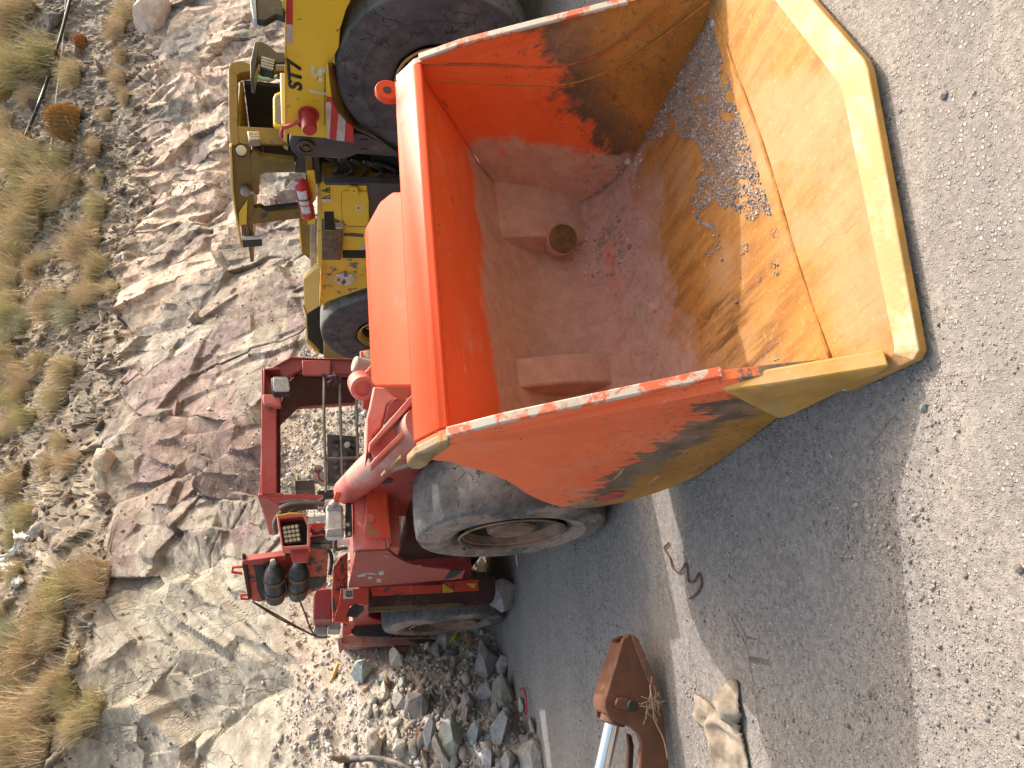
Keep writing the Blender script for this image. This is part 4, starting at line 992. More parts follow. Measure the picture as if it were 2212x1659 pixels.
M_YRIM = paint('yellow_wheel_rim', (.42, .27, .05), wear_amt=.7, dust_amt=.6, dust=(.30, .22, .15))
def yp(name, k, pts, ax, val, th, mat, parent=YL, bevel=.006):
    return part(name, Y.pts(k, pts, ax, val), {'a': (th, 0, 0), 'b': (0, th, 0), 'z': (0, 0, th)}[ax], mat, parent, bevel)
YR = .80
for (a, b, z, s) in ((.23, 0, YR, -1), (.23, 3.95, YR + .15, -1), (1.95, 0, YR, 1), (1.95, 3.95, YR + .15, 1)):
    wheel(YL, (a, b, z), YR, .46, M_TYRE2, M_YRIM, s, rimr=.42)
# front frame side plate with the marking
yp('front_side_plate', k4, [(724, -420), (718, -80), (712, 700), (714, 1395), (770, 1335), (1000, 1300), (1108, 1290), (1116, 700), (1180, 620), (1258, 480), (1268, 300), (1330, 100), (1420, -80), (1500, -420)], 'a', .05, .05, M_Y)
top = Y.px(*k4(714, 900), 'a', .05)
bm = B(); boxr(bm, .06, 2.1, -1.9, Y.px(*k4(714, 1390), 'a', .05).y, top.z - .35, top.z - .012); obj('front_deck', bm, M_Y, YL, bevel=.01)
yp('plate_edge', k4, [(716, -420), (706, -80), (700, 700), (703, 1380), (716, 1380), (714, 700), (720, -80), (728, -420)], 'a', .045, .04, M_YP, bevel=.004)  # pale strip: highlight along the top edge, painted in
bm = B(); boxr(bm, .55, 1.65, -1.2, .75, .45, top.z - .4); obj('front_chassis', bm, M_NAVY, YL, bevel=.02)
bl = Y.px(*k4(884, 925), 'a', .05); br_ = Y.px(*k4(884, 640), 'a', .05); tlz = Y.px(*k4(736, 880), 'a', .05).z
bm = text_bm('ST7', 1.0, .0, .16, .035)
xs = [v.co.x for v in bm.verts]; ysv = [v.co.y for v in bm.verts]
for v in bm.verts:
    fx = (v.co.x - min(xs))/(max(xs)-min(xs)); fy = (v.co.y - min(ysv))/(max(ysv)-min(ysv))
    v.co = Vector((.044, bl.y + (br_.y - bl.y)*fx*1.13, bl.z + (tlz - bl.z)*fy))
ge = bmesh.ops.extrude_face_region(bm, geom=bm.faces[:]); bmesh.ops.translate(bm, verts=[e for e in ge['geom'] if isinstance(e, bmesh.types.BMVert)], vec=(.004, 0, 0))
bmesh.ops.bevel  # lettering stays crisp
obj('marking', bm, plain('black_lettering', (.02, .02, .02), .5, 0, .3, 12), YL)
yp('red_tape', k4, [(722, -60), (786, -60), (784, 250), (714, 246)], 'a', .047, .004, M_SAFERED, bevel=0)
yp('white_tape', k4, [(714, 248), (784, 252), (782, 440), (770, 462), (730, 445), (712, 400)], 'a', .047, .004, M_SAFEWHT, bevel=0)
for q in ([(945, 920), (1122, 942), (1120, 968), (948, 940)], [(972, 672), (1005, 672), (1003, 762), (970, 758)], [(1000, 765), (1030, 740), (1045, 760), (1010, 795)], [(1050, 700), (1080, 690), (1082, 770), (1052, 785), (1030, 750)], [(1085, 690), (1138, 684), (1140, 705), (1110, 712), (1125, 740), (1095, 745)], [(1048, 795), (1085, 797), (1084, 838), (1048, 838)]):
    yp('chalk_mark', k4, q, 'a', .047, .004, M_WHITE, bevel=0)
# mudguard flange curling round the front tyre, striped warning plate
outc = [(1140, 640), (1160, 820), (1180, 990), (1215, 1090), (1260, 1170), (1330, 1245), (1400, 1300), (1560, 1370), (1700, 1450), (1830, 1545)]
inc = [(1195, 640), (1255, 740), (1300, 860), (1325, 1000), (1360, 1100), (1410, 1190), (1470, 1265), (1560, 1345), (1690, 1440), (1830, 1550)]
bm = B(); oc = arc(Y.pts(k4, outc, 'a', -.03), 3); ic = arc(Y.pts(k4, inc, 'a', .16), 3)
r0_ = [bm.verts.new(p) for p in oc]; r1_ = [bm.verts.new(p) for p in ic]; r2_ = [bm.verts.new(p + Vector((.006, .012, -.006))) for p in ic]; r3_ = [bm.verts.new(p + Vector((.006, .014, -.006))) for p in oc]
for i in range(len(oc)-1):
    for q in ((r0_, r1_), (r1_, r2_), (r2_, r3_), (r3_, r0_)): bm.faces.new((q[0][i], q[0][i+1], q[1][i+1], q[1][i]))
obj('mudguard', bm, paint('dusty_yellow_mudguard', (.24, .16, .03), dust_amt=.9, wear_amt=.5, dust=(.24, .18, .13)), YL, smooth=True, angle=50)
yp('mudguard_front', k4, [(1125, 690), (1145, 650), (1160, 820), (1182, 995), (1128, 985)], 'a', -.032, .05, M_Y, bevel=.003)
for i, q in enumerate(([(1128, 985), (1184, 1000), (1200, 1050), (1160, 1040), (1126, 1045)], [(1126, 1045), (1160, 1040), (1180, 1060), (1160, 1418), (1136, 1418)], [(1180, 1055), (1203, 1058), (1250, 1160), (1228, 1432), (1160, 1420)], [(1250, 1160), (1325, 1240), (1312, 1445), (1228, 1432)], [(1325, 1240), (1402, 1300), (1405, 1458), (1312, 1445)])):
    yp('warning_stripe', k4, q, 'a', -.036, .03, M_SAFEWHT if i % 2 else M_SAFERED, bevel=.002)
# grey pivot arm with pin
yp('pivot_arm', k4, [(748, 1450), (772, 1372), (850, 1322), (960, 1330), (1105, 1350), (1500, 1370), (1830, 1500), (2300, 1600), (2300, 1760), (1830, 1600), (1450, 1575), (1310, 1628), (1100, 1612), (830, 1600), (768, 1530)], 'a', .16, .10, M_NAVY, bevel=.012)
pc = Y.px(*k4(920, 1490), 'a', .155)
bm = B(); lathe(bm, [(0, .078), (.02, .078), (.024, .070), (.024, .058), (.008, .054), (.008, .03), (.03, .028), (.03, 0)], pc, (-1, 0, 0), 36); obj('pivot_pin', bm, plain('greasy_brown_pin', (.09, .065, .05), .5, .2, .4, 14), YL, smooth=True)
for x, y in ((1490, 1430), (1530, 1430), (1490, 1530), (1530, 1530)):
    bm = B(); lathe(bm, [(0, .014), (.012, .014), (.012, 0)], Y.px(*k4(x, y), 'a', .16), (-1, 0, 0), 6); obj('bolt_head', bm, M_NAVY, YL)
# red canister on the plate
cpx = Y.px(*k4(945, 1165), 'a', .05)
bm = B(); lathe(bm, [(0, .085), (.018, .085), (.02, .06), (.19, .06), (.205, .052), (.205, 0)], cpx, (-1, -.12, -.05), 32)
obj('red_canister', bm, paint('dusty_red_canister', (.38, .03, .035), wear_amt=.3, dust_amt=.5, dust=(.36, .18, .16)), YL, smooth=True, angle=40)
for pts in ([(870, 1230), (800, 1260), (740, 1290), (690, 1300)], [(840, 1185), (900, 1215), (880, 1290), (850, 1270)], [(690, 1300), (670, 1340), (672, 1400)]):
    bm = B(); tube(bm, arc([Y.px(*k4(*q), 'a', -.02) for q in pts], 4), .016, 8); obj('linkage', bm, M_SAFERED, YL, smooth=True)
# lamp brackets on the deck edge
bb = Y.px(*k4(700, 590), 'a', .05).y
brk = yp('lamp_bracket', k4, [(398, 430), (440, 418), (530, 450), (620, 530), (704, 535), (704, 640), (612, 640), (580, 700), (470, 690), (432, 640)], 'b', bb, .02, M_DARK)
yp('bracket_flange', k4, [(350, 640), (395, 430), (420, 425), (415, 640), (380, 815), (352, 800)], 'b', bb - .12, .13, M_DARK, brk, .004)
lm = yp('work_lamp', k4, [(455, 560), (605, 598), (612, 620), (585, 738), (448, 692)], 'b', bb - .10, .07, M_DARK, brk, .01)
yp('lens', k4, [(470, 575), (600, 610), (580, 722), (460, 682)], 'b', bb - .104, .006, plain('led_panel', (.20, .21, .18), .25, .1, .15, 60, .5), lm, .002)
led_grid(Y, k4, [(470, 575), (600, 610), (580, 722), (460, 682)], 5, 4, 'b', bb - .105, .011, lm, (0, -1, 0))
b2 = Y.px(*k4(700, 100), 'a', .05).y
mir = yp('mirror_housing', k4, [(400, -60), (420, 205), (510, 212), (620, 150), (704, 182), (704, 25), (600, -60)], 'b', b2, .05, M_DARK, bevel=.012)
yp('mirror_face', k4, [(348, -60), (350, 20), (382, 190), (420, 206), (402, -60)], 'b', b2 - .01, .05, plain('pale_blue_face', (.30, .38, .50), .3, 0, .1, 6), mir, .006)
# operator canopy
aC = .42
bC = Y.px(*k4(700, 1380), 'a', aC).y
yc = bpy.data.objects.new('canopy', None); COL.objects.link(yc); yc.parent = YL; yc.empty_display_size = .3
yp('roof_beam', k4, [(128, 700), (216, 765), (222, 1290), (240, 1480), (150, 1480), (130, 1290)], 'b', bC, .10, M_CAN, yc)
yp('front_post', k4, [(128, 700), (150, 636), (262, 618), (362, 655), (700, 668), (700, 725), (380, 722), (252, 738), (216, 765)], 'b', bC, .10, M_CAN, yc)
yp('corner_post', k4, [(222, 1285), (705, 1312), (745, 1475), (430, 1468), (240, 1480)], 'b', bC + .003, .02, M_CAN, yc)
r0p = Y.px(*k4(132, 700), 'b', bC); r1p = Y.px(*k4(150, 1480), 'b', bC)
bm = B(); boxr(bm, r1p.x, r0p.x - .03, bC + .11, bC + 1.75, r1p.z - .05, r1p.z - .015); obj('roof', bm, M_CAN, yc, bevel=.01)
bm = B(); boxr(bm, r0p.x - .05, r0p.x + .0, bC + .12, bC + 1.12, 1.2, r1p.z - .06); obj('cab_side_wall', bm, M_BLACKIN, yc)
aS = r1p.x - .002
yp('side_beam', k5, [(112, -40), (125, 300), (150, 470), (168, 575), (250, 562), (300, 440), (290, 330), (275, 130), (268, -40)], 'a', aS, .06, M_CAN, yc)
yp('side_beam_edge', k5, [(104, -40), (118, 300), (145, 470), (162, 575), (190, 745), (204, 745), (182, 575), (160, 470), (138, 300), (124, -40)], 'a', aS - .03, .05, M_YP, yc)
yp('mid_post', k5, [(270, 20), (290, -20), (350, 30), (610, 60), (610, 155), (385, 160), (340, 185), (335, 330), (275, 330)], 'a', aS + .002, .05, M_OLIVE, yc)
yp('rear_post', k5, [(300, 440), (345, 430), (400, 462), (675, 440), (700, 510), (400, 545), (250, 562)], 'a', aS - .004, .06, M_CAN, yc)
yp('seal_strip', k5, [(345, 430), (640, 395), (655, 408), (400, 462)], 'a', aS - .006, .02, M_BLACKIN, yc)
yp('gusset_plate', k5, [(245, 370), (240, 560), (180, 570), (178, 470)], 'a', aS - .02, .01, M_Y, yc)
bm = B(); tube(bm, [Y.px(*k4(475, 1460), 'a', aS + .4), Y.px(*k4(480, 1660), 'a', aS + .4)], .012, 6); obj('window_bar', bm, M_CAN, yc)
bm = B(); lathe(bm, [(-.03, .05), (.0, .055), (.03, .04), (.05, .018), (.09, .016), (.09, 0)], Y.px(*k5(235, 300), 'a', aS - .04), (-.4, -.2, -.9), 20); obj('beacon', bm, M_STEEL, yc, smooth=True)
lw = yp('square_lamp', k4, [(320, 1335), (440, 1335), (455, 1430), (335, 1445)], 'b', bC - .09, .07, M_STEEL, yc, .008)
yp('lens', k4, [(332, 1346), (432, 1346), (446, 1424), (344, 1434)], 'b', bC - .095, .006, plain('cool_led_panel', (.30, .34, .38), .2, .1, .15, 60, .4), lw, .002)
led_grid(Y, k4, [(332, 1346), (432, 1346), (446, 1424), (344, 1434)], 4, 3, 'b', bC - .096, .013, lw, (0, -1, 0))
rp = Y.px(*k4(258, 1535), 'a', aS - .06)
bm = B(); lathe(bm, [(-.05, 0), (-.05, .05), (0, .062), (.012, .062), (.012, .052), (.004, .046), (.004, 0)], rp, (-.55, -.8, -.15), 32); lr = obj('round_lamp', bm, M_DARK, yc, smooth=True, angle=40)
bm = B(); lathe(bm, [(.006, .046), (.012, .038), (.014, 0)], rp, (-.55, -.8, -.15), 28); obj('lens', bm, plain('warm_lamp_lens', (.62, .60, .48), .2, 0, .1, 40), lr, smooth=True)
yp('rear_reflector', k5, [(195, 568), (285, 560), (298, 660), (202, 668)], 'a', aS + .02, .08, plain('brown_reflector', (.16, .07, .045), .4, 0, .3, 10), yc, .012)
yp('grille_lamp', k5, [(202, 690), (355, 682), (362, 730), (210, 742)], 'a', aS - .04, .05, M_DARK, yc, .006)
yp('lamp_frame', k5, [(205, 668), (340, 660), (385, 640), (388, 660), (355, 690), (205, 690)], 'a', aS - .03, .03, M_WHITE, yc, .004)
# seat guard with mesh, handle, hood edge in front of the cab
sg = yp('seat_guard', k4, [(582, 1000), (600, 955), (668, 922), (672, 1292), (604, 1284), (584, 1255)], 'b', bC - .12, .05, M_Y, bevel=.012)
yp('guard_mesh', k4, [(606, 1010), (620, 980), (668, 958), (670, 1262), (622, 1256), (606, 1236)], 'b', bC - .125, .01, plain('grey_wire_mesh', (.14, .14, .14), .5, .3, .4, 120, .8), sg, 0)
yp('hood_lip', k4, [(655, 742), (715, 742), (718, 1290), (670, 1262), (660, 1000)], 'b', bC - .2, .3, M_YP, bevel=.008)
bm = B(); tube(bm, arc([Y.px(*k4(x, y), 'b', bC - .05) for x, y in ((390, 730), (420, 770), (470, 800), (540, 808), (595, 795), (625, 775))], 4), .014, 8); obj('grab_handle', bm, plain('pale_green_handle', (.18, .36, .26), .5), YL, smooth=True)
# dark articulation gap
bm = B(); boxr(bm, .35, 1.7, .95, 2.2, .45, 1.25); obj('articulation_joint', bm, M_BLACKIN, YL, bevel=.02)
for q in ([(640, 20), (690, 30), (700, 160), (610, 160)], [(750, 20), (800, 30), (830, 240), (800, 250), (770, 200)]):
    yp('frame_bar', k5, q, 'a', .30, .05, M_NAVY)
yp('yellow_sill', k5, [(690, 30), (750, 30), (760, 250), (700, 180)], 'a', .28, .05, M_YD)
yp('frame_bar', k5, [(945, 40), (985, 45), (990, 220), (950, 225)], 'a', .30, .06, M_NAVY)
yp('hose_box', k5, [(1000, 110), (1060, 110), (1070, 215), (1005, 220)], 'a', .30, .1, M_DARK)
for k_ in range(5):
    bm = B(); x0 = 860 + k_*95; tube(bm, arc([Y.px(*k5(x0 + dx*(1 + .2*k_), dy + 12*k_), 'a', .30 - .02*(k_ % 2)) for dx, dy in ((0, 40), (60, 70), (90, 120), (40, 190), (120, 235))], 4), .018, 8); obj('hydraulic_hose', bm, M_RUBBERHOSE, YL, smooth=True)
yp('gap_shade_panel', k5, [(690, -30), (1500, -30), (1500, 246), (700, 246)], 'a', .44, .04, M_BLACKIN, bevel=0)  # black panel standing in for the shade deep in the gap
# engine hood
aH = .12
yp('hood_side', kE, [(505, 170), (610, 112), (1392, 132), (1440, 480), (1445, 1000), (1345, 1360), (545, 1360), (552, 470)], 'a', aH, .05, M_Y, bevel=.01)
yp('hood_lower', kE, [(545, 1362), (1400, 1362), (1400, 1700), (548, 1700)], 'a', aH + .001, .05, M_YS)
yp('hood_fender', k5, [(822, 835), (1230, 830), (1230, 1040), (1170, 1055), (870, 1160), (805, 1203), (815, 900)], 'a', aH - .004, .05, M_YS, bevel=.008)
yp('scraped_patch', kE, [(552, 772), (590, 765), (600, 990), (800, 1000), (790, 760), (860, 790), (940, 900), (930, 1000), (800, 1530), (560, 1560)], 'a', aH - .003, .004, plain('scraped_brown_steel', (.12, .085, .065), .6, .1, .4, 9, .4, dust=(.40, .25, .05), dust_amt=.35), bevel=0)
yp('hood_top_edge', kE, [(468, 140), (505, 165), (552, 470), (548, 1700), (470, 1700), (470, 700)], 'a', aH + .06, .04, M_YP, bevel=.004)
zt_ = Y.px(*kE(500, 700), 'a', aH).z
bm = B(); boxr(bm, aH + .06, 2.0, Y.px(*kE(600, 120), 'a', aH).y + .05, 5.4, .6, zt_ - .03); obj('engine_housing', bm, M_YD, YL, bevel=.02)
yp('vent_opening', kE, [(597, 640), (778, 634), (798, 985), (604, 978)], 'a', aH - .005, .006, M_BLACKIN, bevel=.0)
yp('hatch_door', kE, [(1060, 250), (965, 255), (926, 300), (925, 560), (945, 780), (972, 852), (1030, 900), (1372, 908), (1430, 760), (1436, 480), (1408, 262)], 'a', aH - .014, .014, M_Y, bevel=.004)
yp('hatch_gap', kE, [(1060, 243), (960, 248), (918, 298), (918, 560), (938, 785), (966, 860), (1028, 908), (1372, 916), (1372, 900), (1030, 890), (985, 840), (960, 780), (940, 560), (938, 310), (970, 268), (1060, 262)], 'a', aH - .004, .004, M_BLACKIN, bevel=0)
ht = yp('hatch_latch', kE, [(1062, 225), (1090, 180), (1205, 190), (1240, 235), (1245, 340), (1060, 335)], 'a', aH - .04, .03, M_Y, bevel=.006)
yp('latch_slot', kE, [(1140, 240), (1172, 240), (1172, 260), (1140, 258)], 'a', aH - .042, .004, M_BLACKIN, ht, 0)
sq = yp('square_label', kE, [(1185, 520), (1280, 518), (1284, 610), (1190, 615)], 'a', aH - .017, .004, plain('pale_square_label', (.55, .54, .50), .5), bevel=0)
yp('label_symbol', kE, [(1212, 548), (1252, 548), (1252, 585), (1214, 585)], 'a', aH - .019, .004, M_DARK, sq, 0)
yp('label_symbol', kE, [(1222, 557), (1243, 557), (1243, 577), (1224, 577)], 'a', aH - .021, .004, plain('pale_label_ground', (.5, .49, .44), .5), sq, 0)
wlb = yp('warning_label', kE, [(530, 172), (732, 158), (752, 445), (548, 462)], 'a', aH - .006, .004, plain('yellow_label', (.62, .48, .05), .5, 0, .15, 9, dust=(.62, .58, .48), dust_amt=.2), bevel=0)
for tri in ([(552, 238), (698, 178), (700, 280)], [(565, 385), (705, 322), (712, 385)]):
    bm = B(); tp = [Y.px(*kE(*q), 'a', aH - .008) for q in tri]
    for i in range(3): tube(bm, [tp[i], tp[(i+1) % 3]], .0045, 5)
    obj('warning_triangle', bm, M_DARK, wlb)
yp('warning_figure', kE, [(610, 232), (660, 208), (690, 222), (684, 250), (650, 246), (640, 258)], 'a', aH - .009, .004, M_DARK, wlb, 0)
yp('torn_label_part', kE, [(542, 400), (640, 405), (748, 395), (752, 442), (550, 462)], 'a', aH - .008, .004, M_WHITE, wlb, 0)
yp('rusty_bar', kE, [(818, 935), (945, 938), (940, 1250), (915, 1540), (800, 1540)], 'a', aH - .07, .06, plain('rubbed_rusty_bar', (.15, .075, .035), .6, .2, .45, 10, .4), bevel=.006)
yp('bar_end', kE, [(815, 918), (948, 925), (946, 960), (818, 955)], 'a', aH - .072, .062, M_SAFEWHT, bevel=.003)
yp('cooling_slot', kE, [(945, 1362), (1400, 1362), (1400, 1502), (940, 1498)], 'a', aH - .006, .006, M_BLACKIN, bevel=0)
yp('scrape_band', kE, [(960, 1040), (1100, 1030), (1330, 1050), (1330, 1110), (960, 1085)], 'a', aH - .003, .003, M_NAVY, bevel=0)
yp('small_label', kE, [(1270, 1275), (1400, 1275), (1400, 1335), (1275, 1332)], 'a', aH - .005, .004, M_SAFEWHT, bevel=0)
rs_ = Y.px(*k5(1000, 985), 'a', aH - .009)
bm = B(); lathe(bm, [(0, .125), (.004, .125), (.004, 0)], rs_, (-1, 0, 0), 40); stk = obj('round_sticker', bm, plain('torn_white_sticker', (.52, .47, .38), .6, 0, .4, 13, dust=(.50, .32, .06), dust_amt=.45), YL)
for q, m_ in (([(990, 930), (1015, 925), (1030, 965), (1000, 970)], plain('blue_print', (.06, .12, .30), .5)), ([(975, 1010), (1000, 985), (1015, 1010), (990, 1035)], M_NAVY), ([(940, 985), (965, 975), (968, 1000), (945, 1005)], M_SAFERED)):
    yp('sticker_print', k5, q, 'a', aH - .014, .002, m_, stk, 0)
yp('dark_hood_panel', k5, [(1172, 250), (1700, 265), (1700, 520), (1200, 505), (1185, 400)], 'a', aH + .01, .05, M_NAVY, bevel=.008)
yp('hood_brow', k5, [(840, 235), (1500, 245), (1500, 268), (850, 255)], 'a', aH - .004, .08, M_NAVY, bevel=.004)
# rear fender, wheel well
yp('rear_fender', k5, [(682, 990), (775, 912), (812, 900), (803, 1192), (708, 1256), (686, 1205)], 'a', aH - .10, .08, M_YP, bevel=.008)  # paler because it faces the light; that light is in the colour
yp('fender_edge', k5, [(680, 1200), (706, 1256), (716, 1475), (805, 1560), (800, 1575), (706, 1490), (696, 1262)], 'a', aH - .12, .05, M_YP, bevel=.004)
yp('well_shade_plate', k5, [(706, 1256), (805, 1195), (1000, 1130), (1230, 1040), (1240, 1700), (960, 1640), (805, 1560), (716, 1475)], 'a', .50, .05, M_BLACKIN, bevel=0)  # black sheet: shade inside the wheel arch put in as colour
yp('olive_cowl', k5, [(648, 530), (720, 515), (742, 560), (742, 845), (668, 782)], 'a', aH + .7, .05, M_OLIVE, bevel=.01)
yp('cowl_edge', k5, [(640, 525), (652, 525), (672, 785), (660, 780)], 'a', aH + .69, .07, M_YP, bevel=.004)
for dx in (0, 12, 22):
    bm = B(); tube(bm, arc([Y.px(*k5(748 + dx, y), 'a', aH + .25) for y in (545, 620, 700, 800, 920)], 3), .022, 8); obj('cable', bm, M_STEEL, YL, smooth=True)
# rear end seen through the red canopy
yp('tail_side', k6, [(985, 655), (1082, 640), (1090, 855), (1002, 852)], 'a', aH, .05, M_YD)
yp('tail_recess', k6, [(1085, 640), (1440, 620), (1440, 860), (1090, 850)], 'a', aH + .12, .04, M_BLACKIN)
yp('tail_base', k6, [(1000, 845), (1330, 870), (1320, 905), (1000, 862)], 'a', aH - .01, .05, M_OLIVE)
yp('tail_strut', k6, [(1345, 620), (1392, 620), (1372, 912), (1318, 912)], 'a', aH - .02, .04, M_YD)
for q in ([(1160, 800), (1230, 790), (1235, 850), (1170, 850)], [(1200, 740), (1245, 735), (1250, 770), (1205, 775)]):
    yp('engine_block', k6, q, 'a', aH + .1, .04, M_STEEL)
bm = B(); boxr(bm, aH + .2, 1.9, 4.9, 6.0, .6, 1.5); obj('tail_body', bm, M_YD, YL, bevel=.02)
# fire extinguisher hung on the side, with its yellow clips
cl_ = [(yp('extinguisher_clip', k5, q, 'a', aH - .05, .05, M_Y, bevel=.004)) for q in ([(708, 172), (768, 170), (782, 290), (778, 365), (752, 400), (720, 402), (715, 300)], [(714, 490), (748, 488), (750, 512), (775, 520), (772, 560), (715, 562)])]
ex0, ex1 = Y.px(*k5(655, 215), 'a', aH - .10), Y.px(*k5(718, 488), 'a', aH - .10)
EX = empty('fire_extinguisher', Y.w(ex0), Y.ang, 'red fire extinguisher with white labels clipped to the side of the yellow loader', 'fire extinguisher')
d_ = ex1 - ex0; ln_ = d_.length
bm = B(); lathe(bm, [(-.03, 0), (-.03, .018), (-.005, .024), (.02, .05), (.05, .066), (ln_ - .02, .068), (ln_ + .005, .062), (ln_ + .012, .05), (ln_ + .012, 0)], (0, 0, 0), d_, 36); obj('bottle', bm, paint('red_extinguisher', (.48, .018, .03), wear_amt=.15, dust_amt=.15, rough=.3), EX, smooth=True, angle=50)
dn = d_.normalized(); sd = Vector((-1, 0, .3)); sd = (sd - dn*sd.dot(dn)).normalized(); td = dn.cross(sd)
for t0, t1 in ((.16, .40), (.44, .56), (.60, .80)):
    bm = B(); pr_ = []
    for t in (t0, t1): pr_.append([bm.verts.new(dn*ln_*t + (sd*math.cos(a) + td*math.sin(a))*.0695) for a in np.linspace(-.95, .35, 9)])
    for i in range(8): bm.faces.new((pr_[0][i], pr_[0][i+1], pr_[1][i+1], pr_[1][i]))
    o_ = obj('label', bm, plain('white_paper_label', (.62, .62, .64), .6, 0, .25, 30), EX, smooth='all'); m_ = o_.modifiers.new('solid', 'SOLIDIFY'); m_.thickness = .002
bm = B(); lathe(bm, [(ln_*.42 - .008, .0685), (ln_*.42 - .008, .0705), (ln_*.42 + .008, .0705), (ln_*.42 + .008, .0685)], (0, 0, 0), d_, 32); obj('strap', bm, M_DARK, EX, smooth=True)
bm = B(); box(bm, dn*-.05, (.03, .05, .05)); box(bm, dn*-.075 + Vector((0, .01, .04)), (.02, .03, .09)); obj('valve', bm, M_STEEL, EX, bevel=.004)
bm = B(); box(bm, dn*-.02 + Vector((-.03, .06, .06)), (.01, .11, .07), Matrix.Rotation(.5, 3, 'X')); obj('tag', bm, M_WHITE, EX)
# ================================================================ LOOSE STONES, RUBBLE, PLANTS, SCRAP
g1, g2, kW = K(1300,2300,2.0109), K(2200,2300,2.0109), K(1500,1600,1.00545)
def stone_mat(name, vc=True):
    n = N(name)
    if vc:
        a = n.n('ShaderNodeVertexColor', layer_name='stone_colour'); c = a.outputs[0]
    else:
        a = n.n('ShaderNodeObjectInfo'); c = a.outputs['Color']
    k = n.noise(9, 8, .7); f = n.noise(60, 6, .7)
    c = n.mix(.7, c, n.mix(n.ramp(k, .3, .7), (.34, .33, .33), (.72, .70, .68)), 'OVERLAY')
    c = n.mix(n.ramp(f, .58, .75, 0, .35), c, (.5, .46, .42))
    return n.out(c, .9, 0, n.bump(n.math('ADD', k, n.math('MULTIPLY', f, .4)), .6, .012), .25)
M_STONES, M_BOULDER = stone_mat('loose_stone', True), stone_mat('boulder_stone', False)
t_ = (1 + 5**.5)/2
ICO_V = np.array([(-1, t_, 0), (1, t_, 0), (-1, -t_, 0), (1, -t_, 0), (0, -1, t_), (0, 1, t_), (0, -1, -t_), (0, 1, -t_), (t_, 0, -1), (t_, 0, 1), (-t_, 0, -1), (-t_, 0, 1)])/1.9
ICO_F = np.array([(0,11,5),(0,5,1),(0,1,7),(0,7,10),(0,10,11),(1,5,9),(5,11,4),(11,10,2),(10,7,6),(7,1,8),(3,9,4),(3,4,2),(3,2,6),(3,6,8),(3,8,9),(4,9,5),(2,4,11),(6,2,10),(8,6,7),(9,8,1)])
def scatter(name, P, size, cols, seed, flat=.7, label=None, sink=.25, parent=None):
    r = np.random.default_rng(seed); n = len(P); size = np.asarray(size)
    sx = r.uniform(.6, 1.3, (n, 1, 3)); sx[..., 2] *= flat
    V = ICO_V[None]*(1 + r.uniform(-.38, .30, (n, 12, 1)))*sx
    q = r.normal(size=(n, 4)); q[:, 1:3] *= .45; q /= np.linalg.norm(q, axis=1, keepdims=True)
    w, x, y, z = q.T
    Rm = np.stack([1-2*(y*y+z*z), 2*(x*y-z*w), 2*(x*z+y*w), 2*(x*y+z*w), 1-2*(x*x+z*z), 2*(y*z-x*w), 2*(x*z-y*w), 2*(y*z+x*w), 1-2*(x*x+y*y)], -1).reshape(n, 3, 3)
    V = np.einsum('nij,nkj->nki', Rm, V)*size[:, None, None]*.5
    V[..., 2] += size[:, None]*(.5*flat - sink)
    V += np.asarray(P)[:, None, :]
    F_ = ICO_F[None] + (np.arange(n)*12)[:, None, None]
    me = bpy.data.meshes.new(name)
    nv, nf = n*12, n*20
    me.vertices.add(nv); me.vertices.foreach_set('co', V.ravel()); me.loops.add(nf*3); me.loops.foreach_set('vertex_index', F_.ravel().astype(np.int32))
    me.polygons.add(nf); me.polygons.foreach_set('loop_start', np.arange(nf, dtype=np.int32)*3); me.update(calc_edges=True)
    c = np.asarray(cols)[r.integers(0, len(cols), n)]*r.uniform(.7, 1.3, (n, 1))
    c4 = np.ones((nv, 4), np.float32); c4[:, :3] = np.repeat(c, 12, 0)
    at = me.color_attributes.new('stone_colour', 'FLOAT_COLOR', 'POINT'); at.data.foreach_set('color', c4.ravel())
    me.materials.append(M_STONES)
    o = bpy.data.objects.new(name, me); COL.objects.link(o)
    if parent: o.parent = parent
    return tag(o, kind='stuff', label=label, cat=None)
rng = np.random.default_rng(5)
GREY = [(.30, .275, .255), (.24, .225, .215), (.38, .35, .32), (.20, .18, .175), (.42, .39, .36), (.33, .27, .245), (.27, .285, .285), (.36, .29, .22)]
PALE = GREY + [(.48, .45, .41), (.36, .385, .37), (.30, .26, .26), (.50, .45, .39)]
DARKS = [(.13, .105, .09), (.17, .13, .115), (.10, .085, .08), (.21, .165, .14), (.15, .14, .14), (.24, .19, .16)]
# scree gravel at the foot of the face
H3 = np.stack([PX, PY, PZ], -1)
def pick(mask, n, seed):
    r = np.random.default_rng(seed); ii = np.argwhere(mask); w = ii[r.integers(0, len(ii), n)]
    return H3[w[:, 0], w[:, 1]] + r.uniform(-.03, .03, (n, 3))*[1, 1, 0]
vis = (HX > -4.5) & (HX < 6.5)
P = pick((HS > .85) & (HS < 2.0) & vis & (HX < 1.5), 26000, 1)
sz = np.clip(.019*np.exp(rng.normal(0, .6, len(P))), .010, .12); tag(scatter('scree_gravel', P, sz, [tuple(min(.62, v*1.25) for v in c) for c in PALE], 2), 'loose grey gravel lying on the scree below the rock face', 'gravel')
P = pick((HS > 1.9) & (HS < 3.05) & vis, 1500, 3)
keep = np.abs(NZ[np.clip((HS[:, 0].searchsorted(2.5)), 0, NZ.shape[0]-1), 0]) > 0
sz = np.clip(.03*np.exp(rng.normal(0, .5, len(P))), .015, .10); tag(scatter('ledge_rubble', P, sz, PALE, 4, sink=.35), 'small stone chips caught on ledges of the rock face', 'rubble')
P = pick((HS > 2.95) & (HS < 4.0) & (HX > -5) & (HX < 13), 4200, 5)
